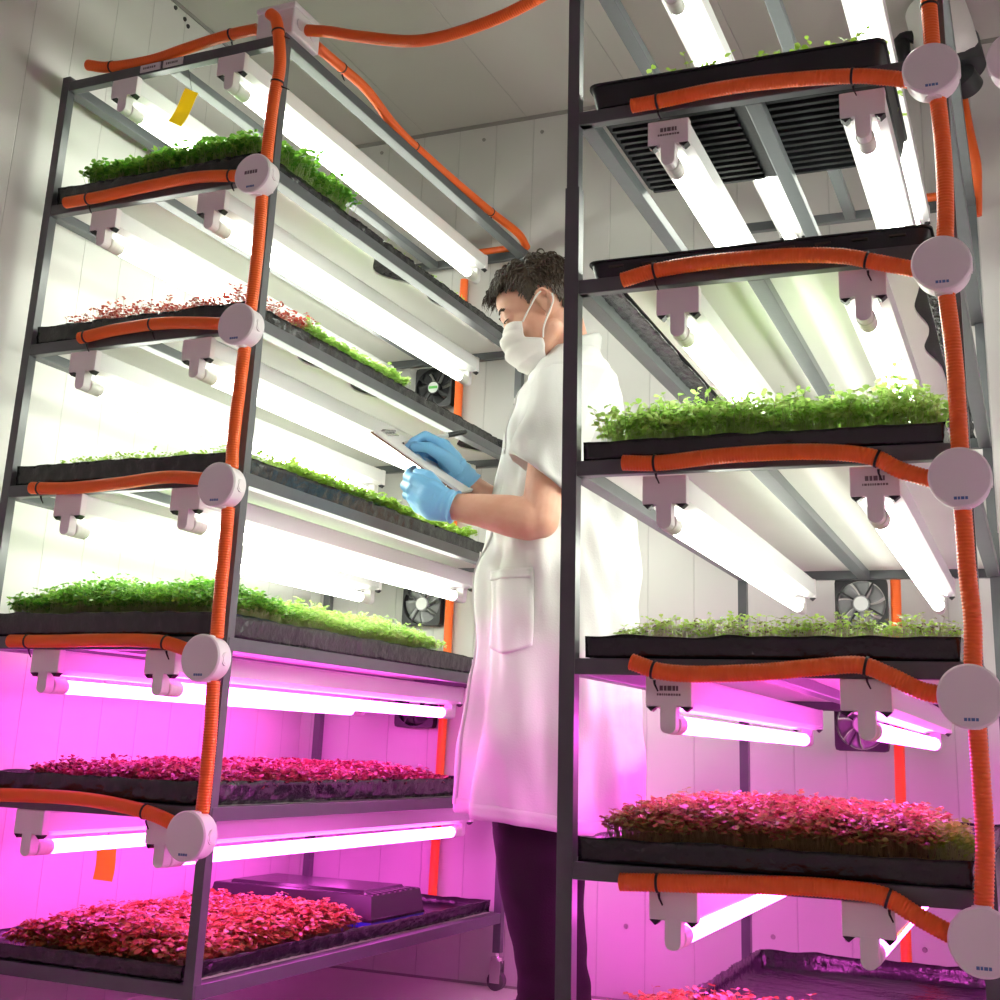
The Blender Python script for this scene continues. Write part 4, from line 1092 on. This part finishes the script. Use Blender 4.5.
while n_l < 2600:
    ph = random.uniform(-PI, PI); th = math.acos(random.uniform(-.62, 1)); lim = hair_limit(ph)
    if th > lim: continue
    n_l += 1
    a = abs(ph); top = max(0, min(1, (1.25-th)/.5))
    nrm = Vector((math.sin(th)*math.cos(ph), math.sin(th)*math.sin(ph), math.cos(th)*1.05)).normalized()
    b = skull(th, ph, .004+.008*top*random.random())
    L_ = .030+.022*top*random.random()
    if top < .15: L_ = .014+.010*random.random()
    swirl = .5*wr(th*2.5, ph*2.5, 3)
    flow = (Vector((.75, swirl+random.uniform(-.25, .25), .1)) if a < 1.4 else Vector((-.3, math.sin(ph)*.5+swirl, -.5)))*(.5+.7*top)+Vector((0, math.sin(ph)*.3, -.55*(1-top)))
    tang = (flow-nrm*flow.dot(nrm)); tang = tang.normalized() if tang.length > 1e-4 else Vector((1, 0, 0))
    sidev = nrm.cross(tang); P, R_ = [], []; ph0 = wr(th*6, ph*6, 8)*9; amp = random.uniform(.003, .006)*(.15+.85*top); fr_ = random.uniform(5.5, 8)
    lift = random.uniform(.05, .50)*(.12+.88*top)
    for k in range(9):
        t = k/8
        q = b+tang*L_*t*(1-.2*t)+nrm*L_*(lift*math.sin(t*2.9)*.75)+sidev*amp*math.sin(t*fr_+ph0)+nrm*amp*.7*math.cos(t*fr_+ph0)
        P.append(HdR(*q)); R_.append((.0017+.0010*top)*(1-t)**.45*math.sqrt(min(1, t*6+.4))+.0002)
    sweep(bm, P, R_, 5)
# curls of the fringe over the forehead
for k in range(300):
    ph = random.uniform(-.95, .95); th = random.uniform(.62, .98)
    b = skull(th, ph, .004); P, R_ = [], []; L_ = random.uniform(.028, .056); ph0 = random.uniform(0, 6.28); amp = random.uniform(.003, .007)
    for i in range(9):
        t = i/8
        q = b+Vector((L_*.92*t, math.sin(ph)*.010*t, L_*(.30*math.sin(t*1.9)-.92*t*t)))+Vector((amp*math.cos(t*8+ph0), amp*math.sin(t*8+ph0), amp*.6*math.sin(t*7+ph0)))*t**.5
        P.append(HdR(*q)); R_.append(.0024*(1-t)**.45*math.sqrt(min(1, t*5+.4))+.0002)
    sweep(bm, P, R_, 5)
mesh_obj('hair', bm, M['hair'], person, smooth=True)

# ------------------------------------------------------------------ clipboard and pen (held, so things of their own)
def PW_(u, v, z):
    c, s = math.cos(PR), math.sin(PR); return Vector((PO.x+u*c-v*s, PO.y+u*s+v*c, z))
ld = Vector((.835, .0, .550)).normalized(); nn0 = Vector((-ld.z, 0, ld.x)); vv = Vector((0, 1, 0)); rl_ = math.radians(17)
sd = (vv*math.cos(rl_)-nn0*math.sin(rl_)).normalized(); nn = ld.cross(sd)*-1
if nn.z < 0: nn = -nn
near_mid = Vector((.299, .120, 1.176)); HL, HWd = .128, .105
cc = near_mid-sd*HWd
Rm = Matrix((ld, sd, nn)).transposed()
PM = Matrix.Translation(PO) @ Matrix.Rotation(PR, 4, 'Z')
cb = bpy.data.objects.new('clipboard', None); cb.empty_display_size = .05; link(cb)
cb.matrix_world = PM @ Matrix.Translation(cc) @ Rm.to_4x4()
tag(cb, 'brown clipboard with white paper held in a blue gloved hand', 'clipboard')
bm = bmesh.new(); box(bm, -HL, HL, -HWd, HWd, -.0016, .0016, bev=.001); mesh_obj('board', bm, M['hardboard'], cb)
bm = bmesh.new(); n = 24; rows = []
for i in range(n+1):
    x = -HL+.012+(2*HL-.018)*i/n; t = i/n; lift = .0024+.010*max(0, .22-t)**1.5*4+.0016*math.sin(t*9)*(1 if t < .8 else 0)+.0012
    rows.append([bm.verts.new((x, yy, zz)) for (yy, zz) in ((-HWd+.006, lift+.001), (HWd-.004, lift+.003*abs(math.sin(t*4))), (HWd-.004, .0018), (-HWd+.006, .0018))])
for a, b in zip(rows, rows[1:]):
    for k in range(4): bm.faces.new((a[k], a[(k+1) % 4], b[(k+1) % 4], b[k]))
bm.faces.new(rows[0]); bm.faces.new(rows[-1][::-1]); mesh_obj('paper', bm, M['paper'], cb)
bm = bmesh.new(); box(bm, HL-.026, HL-.004, -.045, .045, .0048, .0075, bev=.001); cyl(bm, (HL-.010, -.045, .009), (HL-.010, .045, .009), .0045, seg=14); mesh_obj('clip', bm, M['castor'], cb)
pen = bpy.data.objects.new('pen', None); pen.empty_display_size = .03; link(pen)
t0, t1 = Vector((.352, .034, 1.2405)), Vector((.200, -.020, 1.289)); d = (t1-t0); LP_ = d.length; d.normalize()
pen.matrix_world = PM @ Matrix.Translation(t0) @ d.to_track_quat('Z', 'X').to_matrix().to_4x4()
tag(pen, 'pale pen with black cap end held in the writing hand', 'pen')
bm = bmesh.new(); sweep(bm, [(0, 0, .014), (0, 0, .022), (0, 0, LP_*.72)], [.003, .0052, .0056], 16); mesh_obj('barrel', bm, M['pen_white'], pen, smooth=False)
bm = bmesh.new(); sweep(bm, [(0, 0, LP_*.72), (0, 0, LP_*.98), (0, 0, LP_)], [.0062, .0062, .004], 16); box(bm, -.0015, .0015, .006, .0085, LP_*.74, LP_*.97); mesh_obj('cap', bm, M['pen_dark'], pen)
bm = bmesh.new(); sweep(bm, [(0, 0, 0), (0, 0, .006), (0, 0, .015)], [.0006, .0016, .0032], 12); mesh_obj('tip', bm, M['pen_dark'], pen)

# ------------------------------------------------------------------ world and view
w = bpy.data.worlds.new('world'); sc.world = w; w.use_nodes = True
w.node_tree.nodes['Background'].inputs[0].default_value = (.5, .5, .5, 1); w.node_tree.nodes['Background'].inputs[1].default_value = .0
sc.view_settings.view_transform = 'Standard'; sc.view_settings.look = 'None'
sc.view_settings.exposure = 0.95; sc.view_settings.gamma = 1.0; sc.view_settings.use_curve_mapping = False
